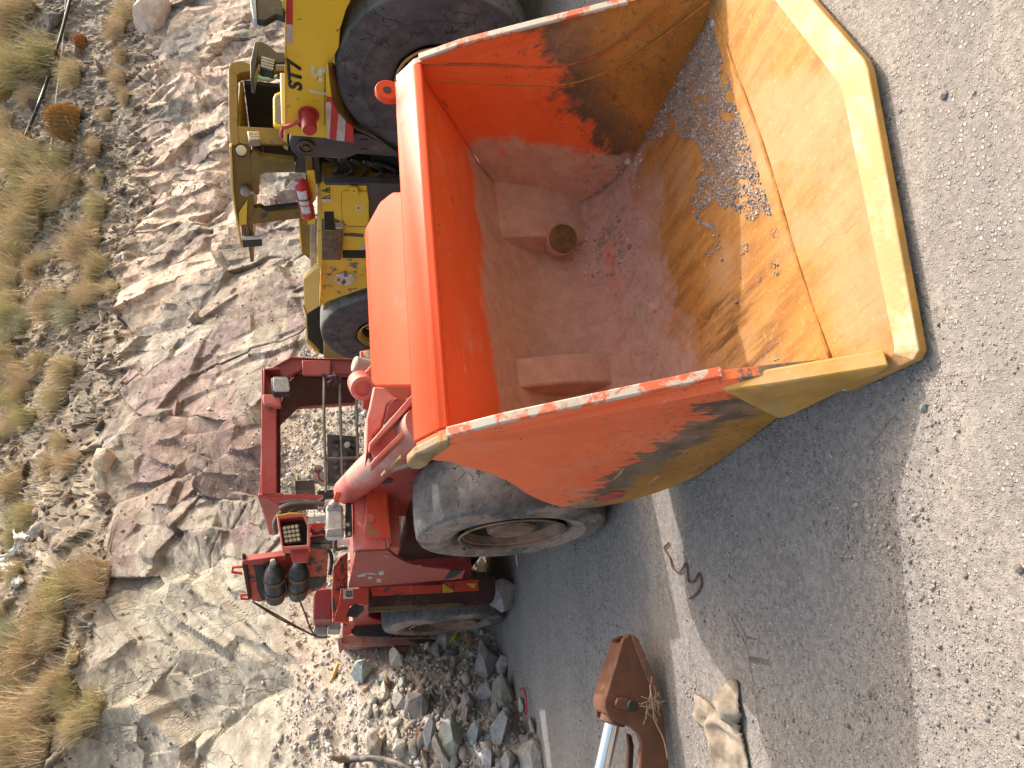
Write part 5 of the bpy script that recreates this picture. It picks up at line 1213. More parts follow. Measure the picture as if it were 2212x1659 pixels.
sz = np.clip(.065*np.exp(rng.normal(0, .6, len(P))), .03, .36); tag(scatter('slope_rubble', P, sz, DARKS + [(.30, .27, .25)], 6), 'dark angular rubble covering the slope above the rock face', 'rubble')
# gravel on the yard, thicker in drifts
n_ = 110000
gx_ = rng.uniform(-3.2, 2.6, n_); gy_ = .75 + 5.6*rng.random(n_)**1.7
dens = fbm(gx_*1.1, gy_*1.1, 4, 8) + .55*fbm(gx_*3.2+3, gy_*3.2, 3, 18)
m = dens > rng.uniform(-.08, .42, n_); gx_, gy_ = gx_[m], gy_[m]
P = np.stack([gx_, gy_, gz(gx_, gy_)], -1)
sz = np.clip(.0052*np.exp(rng.normal(0, .55, len(P))), .003, .017); tag(scatter('ground_gravel', P, sz, [(.29, .255, .23), (.25, .225, .208), (.34, .305, .28), (.21, .195, .185), (.37, .335, .31), (.31, .265, .235), (.26, .25, .243)], 9, sink=.2), 'fine loose gravel scattered over the dusty yard', 'gravel')

# ---- individual boulders (six shapes, copied)
def boulder_mesh(seed, flat=.75):
    r = random.Random(seed); bm = B()
    for i in range(26):
        v = Vector((r.gauss(0, 1), r.gauss(0, 1), r.gauss(0, 1))).normalized()
        bm.verts.new((v.x*r.uniform(.36, .52), v.y*r.uniform(.34, .5), v.z*r.uniform(.34, .5)*flat))
    bmesh.ops.convex_hull(bm, input=bm.verts[:])
    bmesh.ops.delete(bm, geom=[v for v in bm.verts if not v.link_faces], context='VERTS')
    bmesh.ops.triangulate(bm, faces=bm.faces[:])
    bmesh.ops.subdivide_edges(bm, edges=bm.edges[:], cuts=2, use_grid_fill=True)
    for v in bm.verts:
        p = np.array(v.co)
        d = fbm(np.array([p[0]*5+seed]), np.array([p[1]*5+p[2]*3]), 3, seed)[0]
        v.co *= 1 + .12*d
    bmesh.ops.recalc_face_normals(bm, faces=bm.faces)
    me = bpy.data.meshes.new('boulder'); bm.to_mesh(me); bm.free(); me.materials.append(M_BOULDER); return me
BM = [boulder_mesh(s, f) for s, f in ((1, .8), (2, .6), (3, .75), (4, .55), (5, .9), (6, .65), (7, .7), (8, .5))]
def boulder(xy, wpx, asp, col, label, cat='rock', group=None, shape=None, lift=.18, name='boulder', rot=None, at=None):
    p = at if at is not None else hit(*xy)
    if p is None: return
    r = random.Random(int(xy[0]*7 + xy[1]*13))
    dep = (p - CAM).dot(fwd); w = wpx*dep/FPX
    o = bpy.data.objects.new(name, BM[(shape if shape is not None else r.randrange(8)) % 8]); COL.objects.link(o)
    o.scale = (w, w*asp[0], w*asp[1]); o.rotation_euler = (r.uniform(-.25, .25), r.uniform(-.25, .25), rot if rot is not None else r.uniform(-.5, .5))
    o.location = p + Vector((0, 0, w*asp[1]*lift)); o.color = (*col, 1)
    return tag(o, label, cat, group)
GRP = 'boulders in the rubble heap'
for x, y, w, asp, col, lab in (
    (310, 700, 92, (.8, 1.1), (.37, .43, .42), 'pale blue-green rock standing highest in the sunlit scree left of the red loader'),
    (390, 785, 24, (.8, .9), (.42, .50, .50), 'small turquoise-white stone just below the big blue-green rock'),
    (592, 795, 40, (.7, .8), (.40, .44, .38), 'pale green wedge stone on the sunlit edge of the rubble heap'),
    (470, 790, 52, (.7, .8), (.40, .33, .25), 'tan stone lying between the blue-green rock and the shade line'),
    (365, 930, 50, (.8, .7), (.30, .30, .28), 'grey stone of the little sunlit row above the black hose'),
    (385, 1005, 40, (.8, .8), (.36, .34, .31), 'light grey round stone in the sunlit row above the black hose'),
    (490, 990, 46, (.8, .9), (.31, .30, .25), 'olive-grey stone with a lichen look in the sunlit rubble'),
    (585, 925, 66, (.8, .9), (.36, .34, .32), 'flat light grey block on the border of sun and shade'),
    (760, 980, 138, (.6, .75), (.20, .175, .17), 'long dark brown-grey boulder in the upper rubble heap'),
    (655, 1065, 44, (.6, .8), (.30, .33, .36), 'small bluish stone beside the long dark boulder'),
    (1000, 1230, 128, (.8, .8), (.27, .30, .28), 'large green-grey boulder in the middle of the rubble heap'),
    (930, 1340, 120, (.8, .7), (.27, .24, .215), 'brown-grey boulder just left of the large green-grey one'),
    (400, 1285, 112, (.8, .8), (.36, .32, .28), 'big tan-grey boulder beside the black hose'),
    (590, 1300, 70, (.6, .9), (.44, .42, .37), 'whitish upright stone next to the tan-grey boulder'),
    (1395, 1190, 122, (.8, .85), (.26, .275, .29), 'blue-grey boulder at the low front of the rubble heap'),
    (1285, 870, 80, (.6, 1.1), (.32, .30, .33), 'upright lilac-grey slab in the front of the rubble heap'),
    (1425, 880, 112, (.8, .95), (.27, .26, .235), 'olive-grey boulder at the front edge above the red wire'),
    (1290, 665, 96, (.8, .8), (.29, .28, .285), 'angular grey boulder with a flat face near the yard edge'),
    (1395, 640, 62, (.8, .9), (.34, .32, .335), 'light lilac block resting against the angular grey boulder'),
    (1250, 530, 62, (.8, .8), (.31, .29, .285), 'rounded grey stone nearest the rear wheel at the heap edge'),
    (870, 548, 56, (.8, .7), (.32, .28, .25), 'brownish stone right behind the rear skirt of the loader'),
    (1650, 1395, 132, (.8, .8), (.33, .30, .275), 'pale tan boulder at the lower left corner of the heap'),
    (1600, 1235, 72, (.8, .7), (.24, .205, .215), 'purplish stone above the pale tan corner boulder'),
    (1185, 1195, 100, (.55, .8), (.29, .31, .33), 'long bluish slab lying between two green-grey boulders'),
    (1290, 1390, 76, (.7, .8), (.31, .29, .315), 'lilac stone at the bottom of the frame in the rubble'),
    (1535, 955, 44, (.7, .9), (.40, .38, .36), 'small whitish stone beside the red wire'),
    (840, 895, 50, (.7, .8), (.15, .165, .17), 'dark slate stone in the middle of the heap'),
    (1235, 850, 42, (.7, .9), (.40, .33, .26), 'small tan stone behind the lilac slab'),
    (960, 450, 70, (.8, .9), (.34, .32, .33), 'square grey block tight behind the rear wheel'),
    (1140, 960, 90, (.8, .8), (.27, .255, .25), 'dull grey boulder half sunk in the heap centre'),
    (1090, 1060, 66, (.8, .7), (.25, .22, .21), 'brown stone below the dull half-sunk boulder'),
    (980, 1040, 52, (.8, .9), (.31, .29, .28), 'grey upright stone beside the long dark boulder'),
    (1340, 1040, 70, (.7, .8), (.27, .26, .25), 'grey boulder wedged behind the olive-grey front boulder'),
    (1440, 1060, 64, (.7, .9), (.25, .26, .26), 'slate-grey leaning slab at the front edge of the heap'),
    (1010, 620, 50, (.5, .9), (.27, .215, .19), 'brown upright splinter in the gravel of the heap'),
    (985, 705, 44, (.7, .7), (.22, .175, .155), 'rust-brown stone in the gravel of the heap'),
    (720, 1190, 40, (.8, .8), (.30, .14, .11), 'small brick-red stone in the upper heap'),
    (830, 1200, 90, (.5, .8), (.31, .31, .33), 'grey-blue slab leaning left of the long dark boulder'),
    (690, 1300, 56, (.8, .8), (.28, .27, .27), 'mid grey stone right of the whitish upright stone'),
    (780, 1390, 60, (.8, .8), (.26, .235, .20), 'brown stone at the bottom edge under the heap top'),
    (1010, 1390, 62, (.8, .8), (.19, .18, .175), 'dark grey stone tucked under the green-grey boulder'),
    (540, 1200, 44, (.8, .7), (.42, .40, .38), 'pale flat stone behind the tan-grey boulder'),
    (330, 1010, 44, (.8, .8), (.27, .25, .24), 'grey stone left of the round one in the sunlit row'),
    (560, 590, 74, (.8, .8), (.46, .43, .36), 'cream-white boulder in the sunlit scree behind the skirt'),
    (460, 860, 60, (.8, .7), (.44, .42, .38), 'whitish stone above the flat grey block'),
    (290, 835, 26, (.8, .8), (.40, .28, .18), 'small orange-tan stone in the sunlit scree'),
    (1620, 1120, 50, (.8, .8), (.30, .285, .27), 'grey stone at the front edge near the yard'),
    (1450, 1400, 90, (.8, .8), (.27, .255, .25), 'grey boulder at the very bottom of the picture in the heap'),
    (1310, 420, 34, (.8, .8), (.27, .26, .265), 'small grey stone beyond the wood scraps'),
    ):
    boulder(g1(x, y), w*.92, asp, col, lab, 'rock', GRP)
P = np.array([[*hit(*g1(x, y))] for x, y in np.stack([rng.normal(1050, 330, 900), rng.normal(980, 300, 900)], -1) if hit(*g1(x, y)) is not None])
P = P[P[:, 2] > .02]
sz = np.clip(.055*np.exp(rng.normal(0, .45, len(P))), .025, .17); tag(scatter('rubble_chips', P, sz, GREY + [(.30, .34, .36), (.33, .27, .25)], 14), 'small broken stones filling the rubble heap', 'rubble')
boulder(kC(1900, 470), 84, (.8, 1.05), (.32, .285, .285), 'pinkish-grey boulder chocked against the rear wheel of the red loader', 'rock', shape=4, lift=.3)
# ---- stones lying on the yard
for x, y, w, col, lab in ((1997, 878, 27, (.30, .31, .31), 'grey-green stone on sunlit dirt beside the bucket lip'), (2085, 1242, 20, (.25, .24, .23), 'dark squat stone on the sunlit dirt far left of the bucket'),
    (2203, 1228, 26, (.20, .17, .16), 'dark brown stone at the bottom edge of the yard'), (1942, 388, 20, (.26, .255, .25), 'grey stone lying off the right front corner of the lip'), (1640, 1168, 15, (.27, .26, .25), 'lone grey stone in the shade left of the bucket'),
    (1660, 1114, 16, (.28, .25, .23), 'dusty brown stone near the rusty wire in the shade'), (1940, 530, 13, (.40, .40, .39), 'small whitish stone close to the front of the lip'), (2040, 205, 26, (.30, .29, .29), 'long grey splinter stone right of the bucket lip'),
    (1945, 240, 16, (.28, .28, .29), 'blue-grey chip right of the bucket lip'), (2105, 200, 14, (.45, .42, .38), 'pale stone in gravel drift at the right'), (2125, 816, 13, (.50, .49, .46), 'white pebble on sunlit dirt below the grey-green stone'), (1880, 1500, 17, (.22, .17, .15), 'dark reddish clod in the shade near the left edge'),
    (2130, 1380, 14, (.26, .25, .24), 'grey pebble far left on the sunlit dirt')):
    boulder((x, y), w, (.85, .75), col, lab, 'stone', name='stone')
# stone and gravel inside the bucket
def in_bucket(x, y):
    d = F.I @ ray(x, y); h = BKB.ray_cast(F.c, d.normalized()); return h[0]
pp = in_bucket(1542, 52)
if pp: boulder((1542, 52), 21, (.85, .8), (.52, .52, .56), 'white stone lying in grey gravel inside the bucket', 'stone', name='stone', at=F.w(pp))
poly_g = [(1545, 5), (1480, 90), (1425, 160), (1385, 225), (1300, 330), (1340, 345), (1420, 270), (1450, 225), (1470, 300), (1500, 330), (1495, 400), (1510, 480), (1520, 560), (1545, 500), (1580, 470), (1640, 470), (1690, 465), (1655, 380), (1610, 270), (1575, 200), (1600, 140), (1580, 60), (1575, 5)]
def inside(x, y, pg):
    c = False; n = len(pg)
    for i in range(n):
        (x1, y1), (x2, y2) = pg[i], pg[i-1]
        if (y1 > y) != (y2 > y) and x < (x2-x1)*(y-y1)/(y2-y1)+x1: c = not c
    return c
r_ = random.Random(4); pts_, szs = [], []
gq = rng.uniform((1250, 0), (1900, 800), (120000, 2)); gn1 = fbm(gq[:, 0]*.028, gq[:, 1]*.028, 4, 61); gn2 = fbm(gq[:, 0]*.009, gq[:, 1]*.012, 3, 71)
for i in range(120000):
    x, y = gq[i]; nz_, n2 = gn1[i], gn2[i]
    core = inside(x + nz_*55, y + n2*70 + nz_*60, poly_g)
    if core: keep_ = nz_ + .12*(1 if x < 1640 else .0) > r_.uniform(-.42, -.12) and r_.random() < (1 if x < 1600 else .7)
    else: keep_ = (nz_ + n2 > .42 and r_.random() < .13) if 1600 < x < 1880 and y > 60 else r_.random() < .0025
    if not keep_: continue
    q = in_bucket(x, y)
    if q is None or q.z > .55: continue
    pts_.append(q); szs.append(.0058*math.exp(r_.gauss(0, .4))*(1.25 if not core else 1))
gr = scatter('bucket_gravel', np.array(pts_), szs, [(.33, .30, .295), (.26, .24, .235), (.40, .365, .35), (.46, .42, .39), (.35, .29, .25)], 15, sink=.15)
gr.matrix_world = Matrix.Translation(F.o) @ Matrix.Rotation(F.ang, 4, 'Z'); tag(gr, 'grey gravel spilled over the rusty floor of the bucket', 'gravel')
# dried mud in the hollow of the bucket
pts_, szs = [], []
for cx, cy, s_, k_ in ((1330, 330, 26, 130), (1250, 500, 14, 40), (1310, 560, 30, 90), (1290, 400, 40, 90), (1165, 525, 10, 20), (1330, 505, 22, 60)):
    for i in range(k_):
        q = in_bucket(cx + r_.gauss(0, s_), cy + r_.gauss(0, s_))
        if q: pts_.append(q); szs.append(.018*math.exp(r_.gauss(0, .4)))
md = scatter('mud_crumbs', np.array(pts_), szs, [(.50, .38, .32), (.42, .32, .27), (.56, .42, .35)], 16, sink=.3)
md.matrix_world = gr.matrix_world; tag(md, 'dried brown mud crumbs in the hollow at the back of the bucket', 'mud')

# ---- pale crusted boulders and dark rocks on the hill
CREAM = (.50, .42, .35)
for x, y, w, asp, col, lab in ((340, 42, 150, (.8, 1.1), (.52, .43, .38), 'huge pinkish-white crusted boulder at the top right of the rock face'), (232, 1000, 92, (.7, 1.0), (.52, .43, .33), 'cream pitted boulder sticking out of the maroon rock face'),
    (204, 745, 44, (.8, .9), (.52, .44, .36), 'small cream boulder on the rim above the rock face'), (222, 688, 46, (.8, .7), (.46, .40, .34), 'pale block on the rim beside the small cream boulder'), (270, 560, 36, (.7, .7), (.42, .40, .37), 'light grey stone on the rim left of the caliche bulge'),
    (385, 895, 70, (.6, .6), (.24, .165, .16), 'purple-brown slab jutting from the middle of the rock face'), (218, 150, 40, (.8, .8), (.20, .17, .165), 'dark rock below the black pipe by the red barrel cactus'), (230, 60, 50, (.8, 1.1), (.17, .15, .15), 'tall dark boulder under the black pipe'),
    (120, 50, 70, (.8, 1.0), (.15, .135, .14), 'large blue-black boulder above the pipe at the top'), (50, 165, 60, (.8, .9), (.17, .14, .13), 'dark brown boulder uphill of the black pipe'), (40, 120, 44, (.8, .8), (.18, .145, .13), 'brown boulder next to the uphill dark one'),
    (168, 115, 40, (.8, .9), (.20, .17, .155), 'rough dark stone beside the topmost red cactus'), (75, 235, 54, (.8, .9), (.15, .125, .115), 'black-brown rock between dry tufts uphill'), (150, 1080, 60, (.6, .8), (.16, .12, .11), 'dark maroon rock on the rim by the pale roots'),
    (90, 1260, 50, (.8, .7), (.20, .17, .16), 'grey-brown stone beside the white bag'), (65, 1215, 36, (.8, .7), (.15, .13, .12), 'dark stone just above the white bag'), (150, 1290, 46, (.5, .7), (.26, .14, .10), 'rust-red slab on the rim below the white bag'), (60, 1010, 60, (.6, .6), (.17, .11, .095), 'dark red slab among dry grass uphill'),
    (30, 980, 44, (.8, .7), (.15, .115, .105), 'brown slab at the left edge among tufts')):
    boulder((x, y), w*.92, asp, col, lab, 'rock', 'rocks on the hillside', lift=.05)
# ---- barrel cacti
def cactus(xy, rpx, hgt, col, lab):
    p = hit(*xy); dep = (p-CAM).dot(fwd); r = rpx*dep/FPX
    root = empty('barrel_cactus', p, random.Random(xy[0]).uniform(0, 3), lab, 'cactus', 'barrel cacti on the slope')
    bm = B(); n = 26; prof_ = [(0, .75), (.25, .98), (.5, 1.0), (.8, .85), (.95, .5), (1.0, 0)]
    for i, (h_, q) in enumerate(prof_[:-1]):
        pass
    rings = []
    for h_, q in prof_:
        rings.append([bm.verts.new((math.cos(k*math.pi/n)*q*r*(1 if k % 2 else .86), math.sin(k*math.pi/n)*q*r*(1 if k % 2 else .86), h_*r*hgt - r*.3)) for k in range(2*n)])
    for i in range(len(rings)-1):
        for k in range(2*n): bm.faces.new((rings[i][k], rings[i][(k+1) % (2*n)], rings[i+1][(k+1) % (2*n)], rings[i+1][k]))
    obj('body', bm, plain('cactus_flesh', (.26, .17, .06), .8, 0, .3, 20), root)
    bm = B(); q = random.Random(int(xy[1]))
    for i in range(1500):
        t = q.random(); h_ = t; k = q.randrange(n); a = 2*math.pi*(2*k+1)/(2*n)
        rr = np.interp(h_, [p_[0] for p_ in prof_], [p_[1] for p_ in prof_])*r
        o_ = Vector((math.cos(a)*rr, math.sin(a)*rr, h_*r*hgt - r*.3)); d = Vector((math.cos(a)+q.gauss(0, .5), math.sin(a)+q.gauss(0, .5), q.gauss(.35, .5))).normalized()
        s = d.cross(Vector((q.gauss(0, 1), q.gauss(0, 1), 1))).normalized()*r*.026; L_ = r*q.uniform(.14, .30)
        v = [bm.verts.new(o_ - s), bm.verts.new(o_ + s), bm.verts.new(o_ + d*L_ + Vector((0, 0, L_*.15)))]; bm.faces.new(v)
    obj('spines', bm, plain('cactus_spines', col, .7, 0, .3, 10), root)
cactus((182, 94), 17, 1.5, (.55, .20, .10), 'round red-spined barrel cactus under the black pipe near the top corner')
cactus((168, 268), 36, 2.0, (.50, .27, .06), 'largest golden-orange barrel cactus beside the bare twiggy bush')
cactus((62, 303), 15, 1.5, (.50, .17, .08), 'small red barrel cactus partly behind the black pipe')
cactus((22, 208), 18, 2.0, (.55, .34, .06), 'yellow-spined barrel cactus highest up the slope')
# ---- dry grass tufts
def blades(n, hgt, spread, seed, w=.011):
    r = random.Random(seed); V, Fc = [], []
    for i in range(n):
        a = r.uniform(0, 2*math.pi); lean = abs(r.gauss(0, spread)); L_ = hgt*r.uniform(.55, 1.1)
        b0 = Vector((r.gauss(0, .10), r.gauss(0, .10), -.03)); d = Vector((math.cos(a)*lean, math.sin(a)*lean, 1)).normalized()
        s = Vector((-math.sin(a+r.uniform(-.8, .8)), math.cos(a+r.uniform(-.8, .8)), 0))*w*.5; dr = Vector((math.cos(a), math.sin(a), 0))
        p1 = b0 + d*L_*.55; p2 = p1 + (d + dr*r.uniform(.1, .6) + Vector((r.gauss(0, .2), r.gauss(0, .2), -.2*lean))).normalized()*L_*.5
        k = len(V); V += [b0-s, b0+s, p1-s*.8, p1+s*.8, p2]; Fc += [(k, k+1, k+3, k+2), (k+2, k+3, k+4)]
    return V, Fc
def straw(name, a, b):
    n = N(name); k = n.noise(3.5, 4, .6); f = n.noise(30, 3, .6)
    c = n.mix(n.ramp(k, .35, .65), a, b); c = n.mix(n.ramp(f, .4, .7, 0, .5), c, tuple(v*1.35 for v in b))
    return n.out(c, .8, 0, None, .2)
S_GOLD, S_BROWN, S_GREEN, S_SAGE = straw('golden_straw', (.48, .40, .25), (.62, .54, .38)), straw('brown_straw', (.44, .35, .235), (.59, .49, .355)), straw('greenish_straw', (.40, .385, .22), (.56, .50, .32)), straw('sage_leaf', (.34, .36, .26), (.47, .47, .35))
TUFTS = {}
for kind, mats in (('gold', S_GOLD), ('brown', S_BROWN), ('green', S_GREEN), ('sage', S_SAGE)):
    for v in range(3):
        V, Fc = blades(640, .66, .75 if kind != 'sage' else 1.0, hash((kind, v)) % 1000 if False else v*31 + len(kind)*7)
        me = bpy.data.meshes.new('grass_tuft'); me.from_pydata(V, [], Fc); me.materials.append(mats); TUFTS[kind, v] = me
KIND = {'gold': ('golden dry grass tuft', 'grass'), 'brown': ('brown brittle grass clump', 'grass'), 'green': ('half-green desert bush', 'bush'), 'sage': ('grey-green sage bush', 'bush')}
tl_ = [(250, 72, 70, 'brown'), (20, 50, 80, 'brown'), (158, 160, 62, 'gold'), (98, 130, 40, 'green'), (78, 212, 52, 'brown'), (262, 130, 42, 'brown'), (60, 415, 70, 'green'), (62, 490, 95, 'gold'), (22, 540, 66, 'gold'), (118, 440, 48, 'gold'),
       (216, 585, 60, 'green'), (244, 622, 40, 'gold'), (200, 505, 52, 'gold'), (150, 680, 52, 'sage'), (140, 800, 78, 'gold'), (128, 860, 78, 'gold'), (62, 905, 58, 'green'), (62, 1110, 60, 'green'), (30, 1240, 60, 'gold'), (90, 1335, 72, 'brown'),
       (62, 1420, 110, 'brown'), (45, 1540, 120, 'brown'), (112, 1500, 78, 'brown'), (30, 1640, 90, 'brown'), (12, 745, 50, 'sage'), (18, 610, 80, 'gold'), (24, 680, 60, 'green'), (268, 212, 36, 'gold'), (230, 246, 36, 'brown'), (258, 170, 44, 'brown'),
       (150, 1508, 40, 'sage'), (112, 1275, 44, 'gold'), (15, 1380, 72, 'sage'), (85, 1605, 84, 'brown'), (140, 340, 56, 'green'), (95, 350, 60, 'green'), (12, 270, 60, 'gold'), (40, 360, 44, 'sage'), (10, 450, 60, 'gold'), (105, 560, 44, 'gold'),
       (185, 640, 44, 'brown'), (50, 700, 50, 'sage'), (85, 780, 48, 'gold'), (30, 860, 50, 'green'), (20, 1050, 55, 'gold'), (100, 1010, 46, 'brown'), (130, 960, 44, 'gold'), (30, 1160, 48, 'green'), (118, 1370, 60, 'gold'), (20, 1480, 90, 'sage'),
       (160, 1420, 40, 'gold'), (60, 20, 60, 'gold'), (275, 30, 50, 'gold'), (130, 640, 40, 'green'), (70, 580, 50, 'brown'), (40, 800, 60, 'brown'), (8, 930, 60, 'gold'), (8, 130, 66, 'brown'), (140, 250, 40, 'gold'), (205, 320, 44, 'brown'), (215, 390, 36, 'gold')]
qr = random.Random(77)
for i in range(40):
    tl_.append((qr.uniform(3, 215), qr.uniform(0, 1659), qr.uniform(24, 100), qr.choice(['gold', 'gold', 'brown', 'brown', 'green', 'sage'])))
NEAR = [('the cacti', [(182, 94), (168, 268), (62, 303), (22, 208)]), ('the white bag', [(45, 1190)]), ('the cream boulder on the rim', [(204, 745), (222, 688)]), ('the pitted cream boulder', [(232, 1000)]), ('the huge pinkish boulder', [(340, 42)]), ('the bare roots on the rim', [(130, 1080)]), ('the far left corner of the slope', [(60, 1560), (100, 1430)]), ('the thin dark pipe', [(10, 900)]), ('the black pipe', [(10, 430), (90, 250), (150, 40)])]
cnt = {}
for i, (x, y, w, kd) in enumerate(tl_):
    p = hit(x + w*.25, y)
    if p is None: continue
    dep = (p-CAM).dot(fwd); s = w*dep/FPX/.60
    o = bpy.data.objects.new('grass_tuft' if kd in ('gold', 'brown') else 'desert_bush', TUFTS[kd, i % 3]); COL.objects.link(o)
    o.location = p; o.scale = (s*(.8+.5*((i*37 % 11)/10)), s*(.8+.4*((i*53 % 7)/6)), s*(.7+.4*((i*29 % 9)/8))); o.rotation_euler = (0, 0, i*1.7)
    where = min(NEAR, key=lambda n_: min(math.hypot(x-a, y-b) for a, b in n_[1]))[0]
    tag(o, f'{KIND[kd][0]} on the slope near {where}', KIND[kd][1], f'{KIND[kd][0]}s near {where}')
# thin pervading dry grass between the tufts: too many to count
V, Fc = [], []; rg_ = random.Random(8)
for k in range(2600):
    q = H3[rg_.randrange(np.searchsorted(S, 2.96), np.searchsorted(S, 3.9)), rg_.randrange(60, nx-20)]
    for j in range(4):
        a = rg_.uniform(0, 6.28); L_ = rg_.uniform(.08, .28); b0 = Vector(q) + Vector((rg_.gauss(0, .05), rg_.gauss(0, .05), -.02)); s = Vector((-math.sin(a), math.cos(a), 0))*.005
        t1 = b0 + Vector((math.cos(a)*L_*.6, math.sin(a)*L_*.6, L_)); n0 = len(V); V += [b0-s, b0+s, t1]; Fc.append((n0, n0+1, n0+2))
me = bpy.data.meshes.new('dry_grass'); me.from_pydata(V, [], Fc); me.materials.append(S_GOLD); o = bpy.data.objects.new('dry_grass', me); COL.objects.link(o)
tag(o, 'thin dry grass growing between stones on the upper slope', 'grass', kind='stuff')
# bare twiggy bushes and roots on the rim
def twigs(name, base_px, tips, lab, r0, mat, seed, fork=3):
    p = hit(*base_px); root = empty(name, p, 0, lab, 'shrub'); q = random.Random(seed); bm = B(); dep = (p-CAM).dot(fwd)
    for (tx, ty) in tips:
        e = CAM + ray(tx, ty)*((p.y + q.uniform(-.3, .2))/ray(tx, ty).y); e = e - p
        m_ = e*.5 + Vector((q.gauss(0, .06), q.gauss(0, .06), q.gauss(.02, .05)))
        L_ = arc([Vector((0, 0, -.03)), e*.22 + Vector((q.gauss(0, .03), q.gauss(0, .03), 0)), m_, e], 4)
        tube(bm, L_, r0, 5, taper=[r0*(1-.75*i/(len(L_)-1)) for i in range(len(L_))])
        for k in range(fork):
            s_ = L_[q.randrange(3, len(L_)-2)]; d = e.normalized() + Vector((q.gauss(0, .6), q.gauss(0, .4), q.gauss(.1, .5)))
            l2 = e.length*q.uniform(.2, .45); tube(bm, [s_, s_ + d*l2*.5, s_ + d*l2 + Vector((q.gauss(0, .04), 0, q.gauss(0, .04)))], r0*.4, 4)
    obj('branches', bm, mat, root, smooth='all')
M_TWIG, M_ROOT = plain('grey_brown_twig', (.17, .13, .10), .9, 0, .3, 12), plain('bleached_root', (.44, .36, .27), .85, 0, .2, 12)
twigs('bare_bush', (222, 335), [(110, 250), (90, 330), (125, 390), (70, 300), (150, 300), (60, 360), (100, 290), (135, 420), (80, 260), (165, 370), (120, 330), (50, 330), (100, 410)], 'leafless twiggy brown bush on the rim beside the largest barrel cactus', .012, M_TWIG, 3, 6)
twigs('dead_shrub', (135, 1062), [(60, 1080), (75, 1110), (95, 1030), (120, 1130), (160, 1120), (180, 1090), (60, 1040), (140, 1150)], 'bleached leafless shrub clinging to the rim above the pitted boulder', .014, M_ROOT, 5, 3)
twigs('exposed_root', (165, 935), [(190, 980), (205, 1010), (160, 1000), (180, 1030)], 'pale exposed root hanging over the rim of the face', .014, M_ROOT, 6, 2)
twigs('dead_shrub', (200, 640), [(130, 620), (150, 640), (120, 660), (165, 600)], 'pale forked twigs lying on the rim right of the cream boulder', .010, M_ROOT, 9, 2)
# ---- pipes across the slope
def laid(name, pxs, r, mat, lab, lift=.06, cat='pipe'):
    pp = []
    for q in pxs:
        h_ = hit(*q)
        if h_: pp.append(h_ - fwd*.08 + Vector((0, 0, lift + r)))
    bm = B(); tube(bm, arc(pp, 5), r, 10); return tag(obj(name, bm, mat, None, smooth=True), lab, cat)
laid('water_pipe', [(172, -40), (163, 10), (148, 70), (132, 125), (118, 172), (100, 225), (82, 270), (58, 325), (32, 380), (4, 440), (-30, 500)], .055, plain('black_poly_pipe', (.025, .028, .028), .4, 0, .3, 5), 'thick black poly pipe running down across the vegetated slope', .10)
laid('thin_hose', [(152, -20), (148, 60), (140, 150), (131, 220), (124, 290), (118, 340), (110, 400), (100, 470)], .016, plain('chalky_white_hose', (.50, .48, .45), .6), 'thin whitish hose lying below the thick black pipe', .08, 'hose')
laid('water_pipe', [(6, 800), (9, 860), (12, 930), (13, 1000), (10, 1040)], .03, plain('dull_dark_pipe', (.05, .055, .05), .5, 0, .3, 5), 'thin dark pipe half hidden in grass at the upper left', .10)
# white sack caught on the slope
bm = B(); sp_ = [(48, 1145), (62, 1165), (48, 1185), (28, 1200), (18, 1212), (36, 1222), (46, 1238), (52, 1258), (42, 1262)]
hp_ = [hit(*q) for q in sp_]; hp_ = [p - fwd*.12 for p in hp_ if p]
wd = [.16, .26, .20, .18, .24, .2, .14, .12, .06]
q = random.Random(12); L_ = []
for i, p in enumerate(hp_):
    L_.append([bm.verts.new(p + Vector((q.gauss(0, .03), q.gauss(0, .05), wd[i]*(k/5-.5) + q.gauss(0, .03)))) for k in range(6)])
for i in range(len(L_)-1):
    for k in range(5): bm.faces.new((L_[i][k], L_[i][k+1], L_[i+1][k+1], L_[i+1][k]))
bmesh.ops.subdivide_edges(bm, edges=bm.edges[:], cuts=2, use_grid_fill=True)
for v in bm.verts: v.co += Vector((q.gauss(0, .012), q.gauss(0, .015), q.gauss(0, .012)))
o = obj('white_sack', bm, plain('white_woven_plastic', (.68, .68, .66), .55, 0, .1, 20), smooth='all'); m_ = o.modifiers.new('solid', 'SOLIDIFY'); m_.thickness = .012
tag(o, 'torn white plastic sack snagged on the slope beside dark stones', 'sack')

# ---- rusty jaw with chrome rod at the lower left
gp = CAM + ray(*g2(850, 1000))*((-CAM_H)/ray(*g2(850, 1000)).z)
J = Frame(gp.x, gp.y, 16)
JW = empty('rusty_jaw', J.o, J.ang, 'rust-brown steel jaw with two pointed cheek plates and a chrome hydraulic rod', 'machine part')
M_RUST = plain('even_brown_rust', (.155, .062, .034), .8, 0, .3, 6, .3, dust=(.24, .13, .085), dust_amt=.35)
def jp(name, pp, off, th, mat, bev=.008):
    P_ = J.pts(g2, pp, 'b', off)
    for p in P_: p.z = max(p.z, .008)
    return part(name, P_, (0, th, 0), mat, JW, bev)
cheek = [(575, 392), (615, 425), (700, 640), (800, 890), (830, 1000), (850, 1200), (880, 1500), (900, 1800), (640, 1800), (640, 1500), (650, 1260), (625, 1190), (575, 1140), (480, 1100), (400, 1060), (365, 990), (362, 920), (395, 820), (440, 660), (510, 430)]
jp('cheek_plate', cheek, 0, .03, M_RUST)
jp('cheek_rim', [(575, 392), (630, 430), (720, 640), (812, 890), (830, 1000), (800, 985), (690, 720), (600, 480)], -.012, .012, plain('scuffed_rusty_rim', (.21, .10, .06), .7, .1, .3, 14, .3), .004)
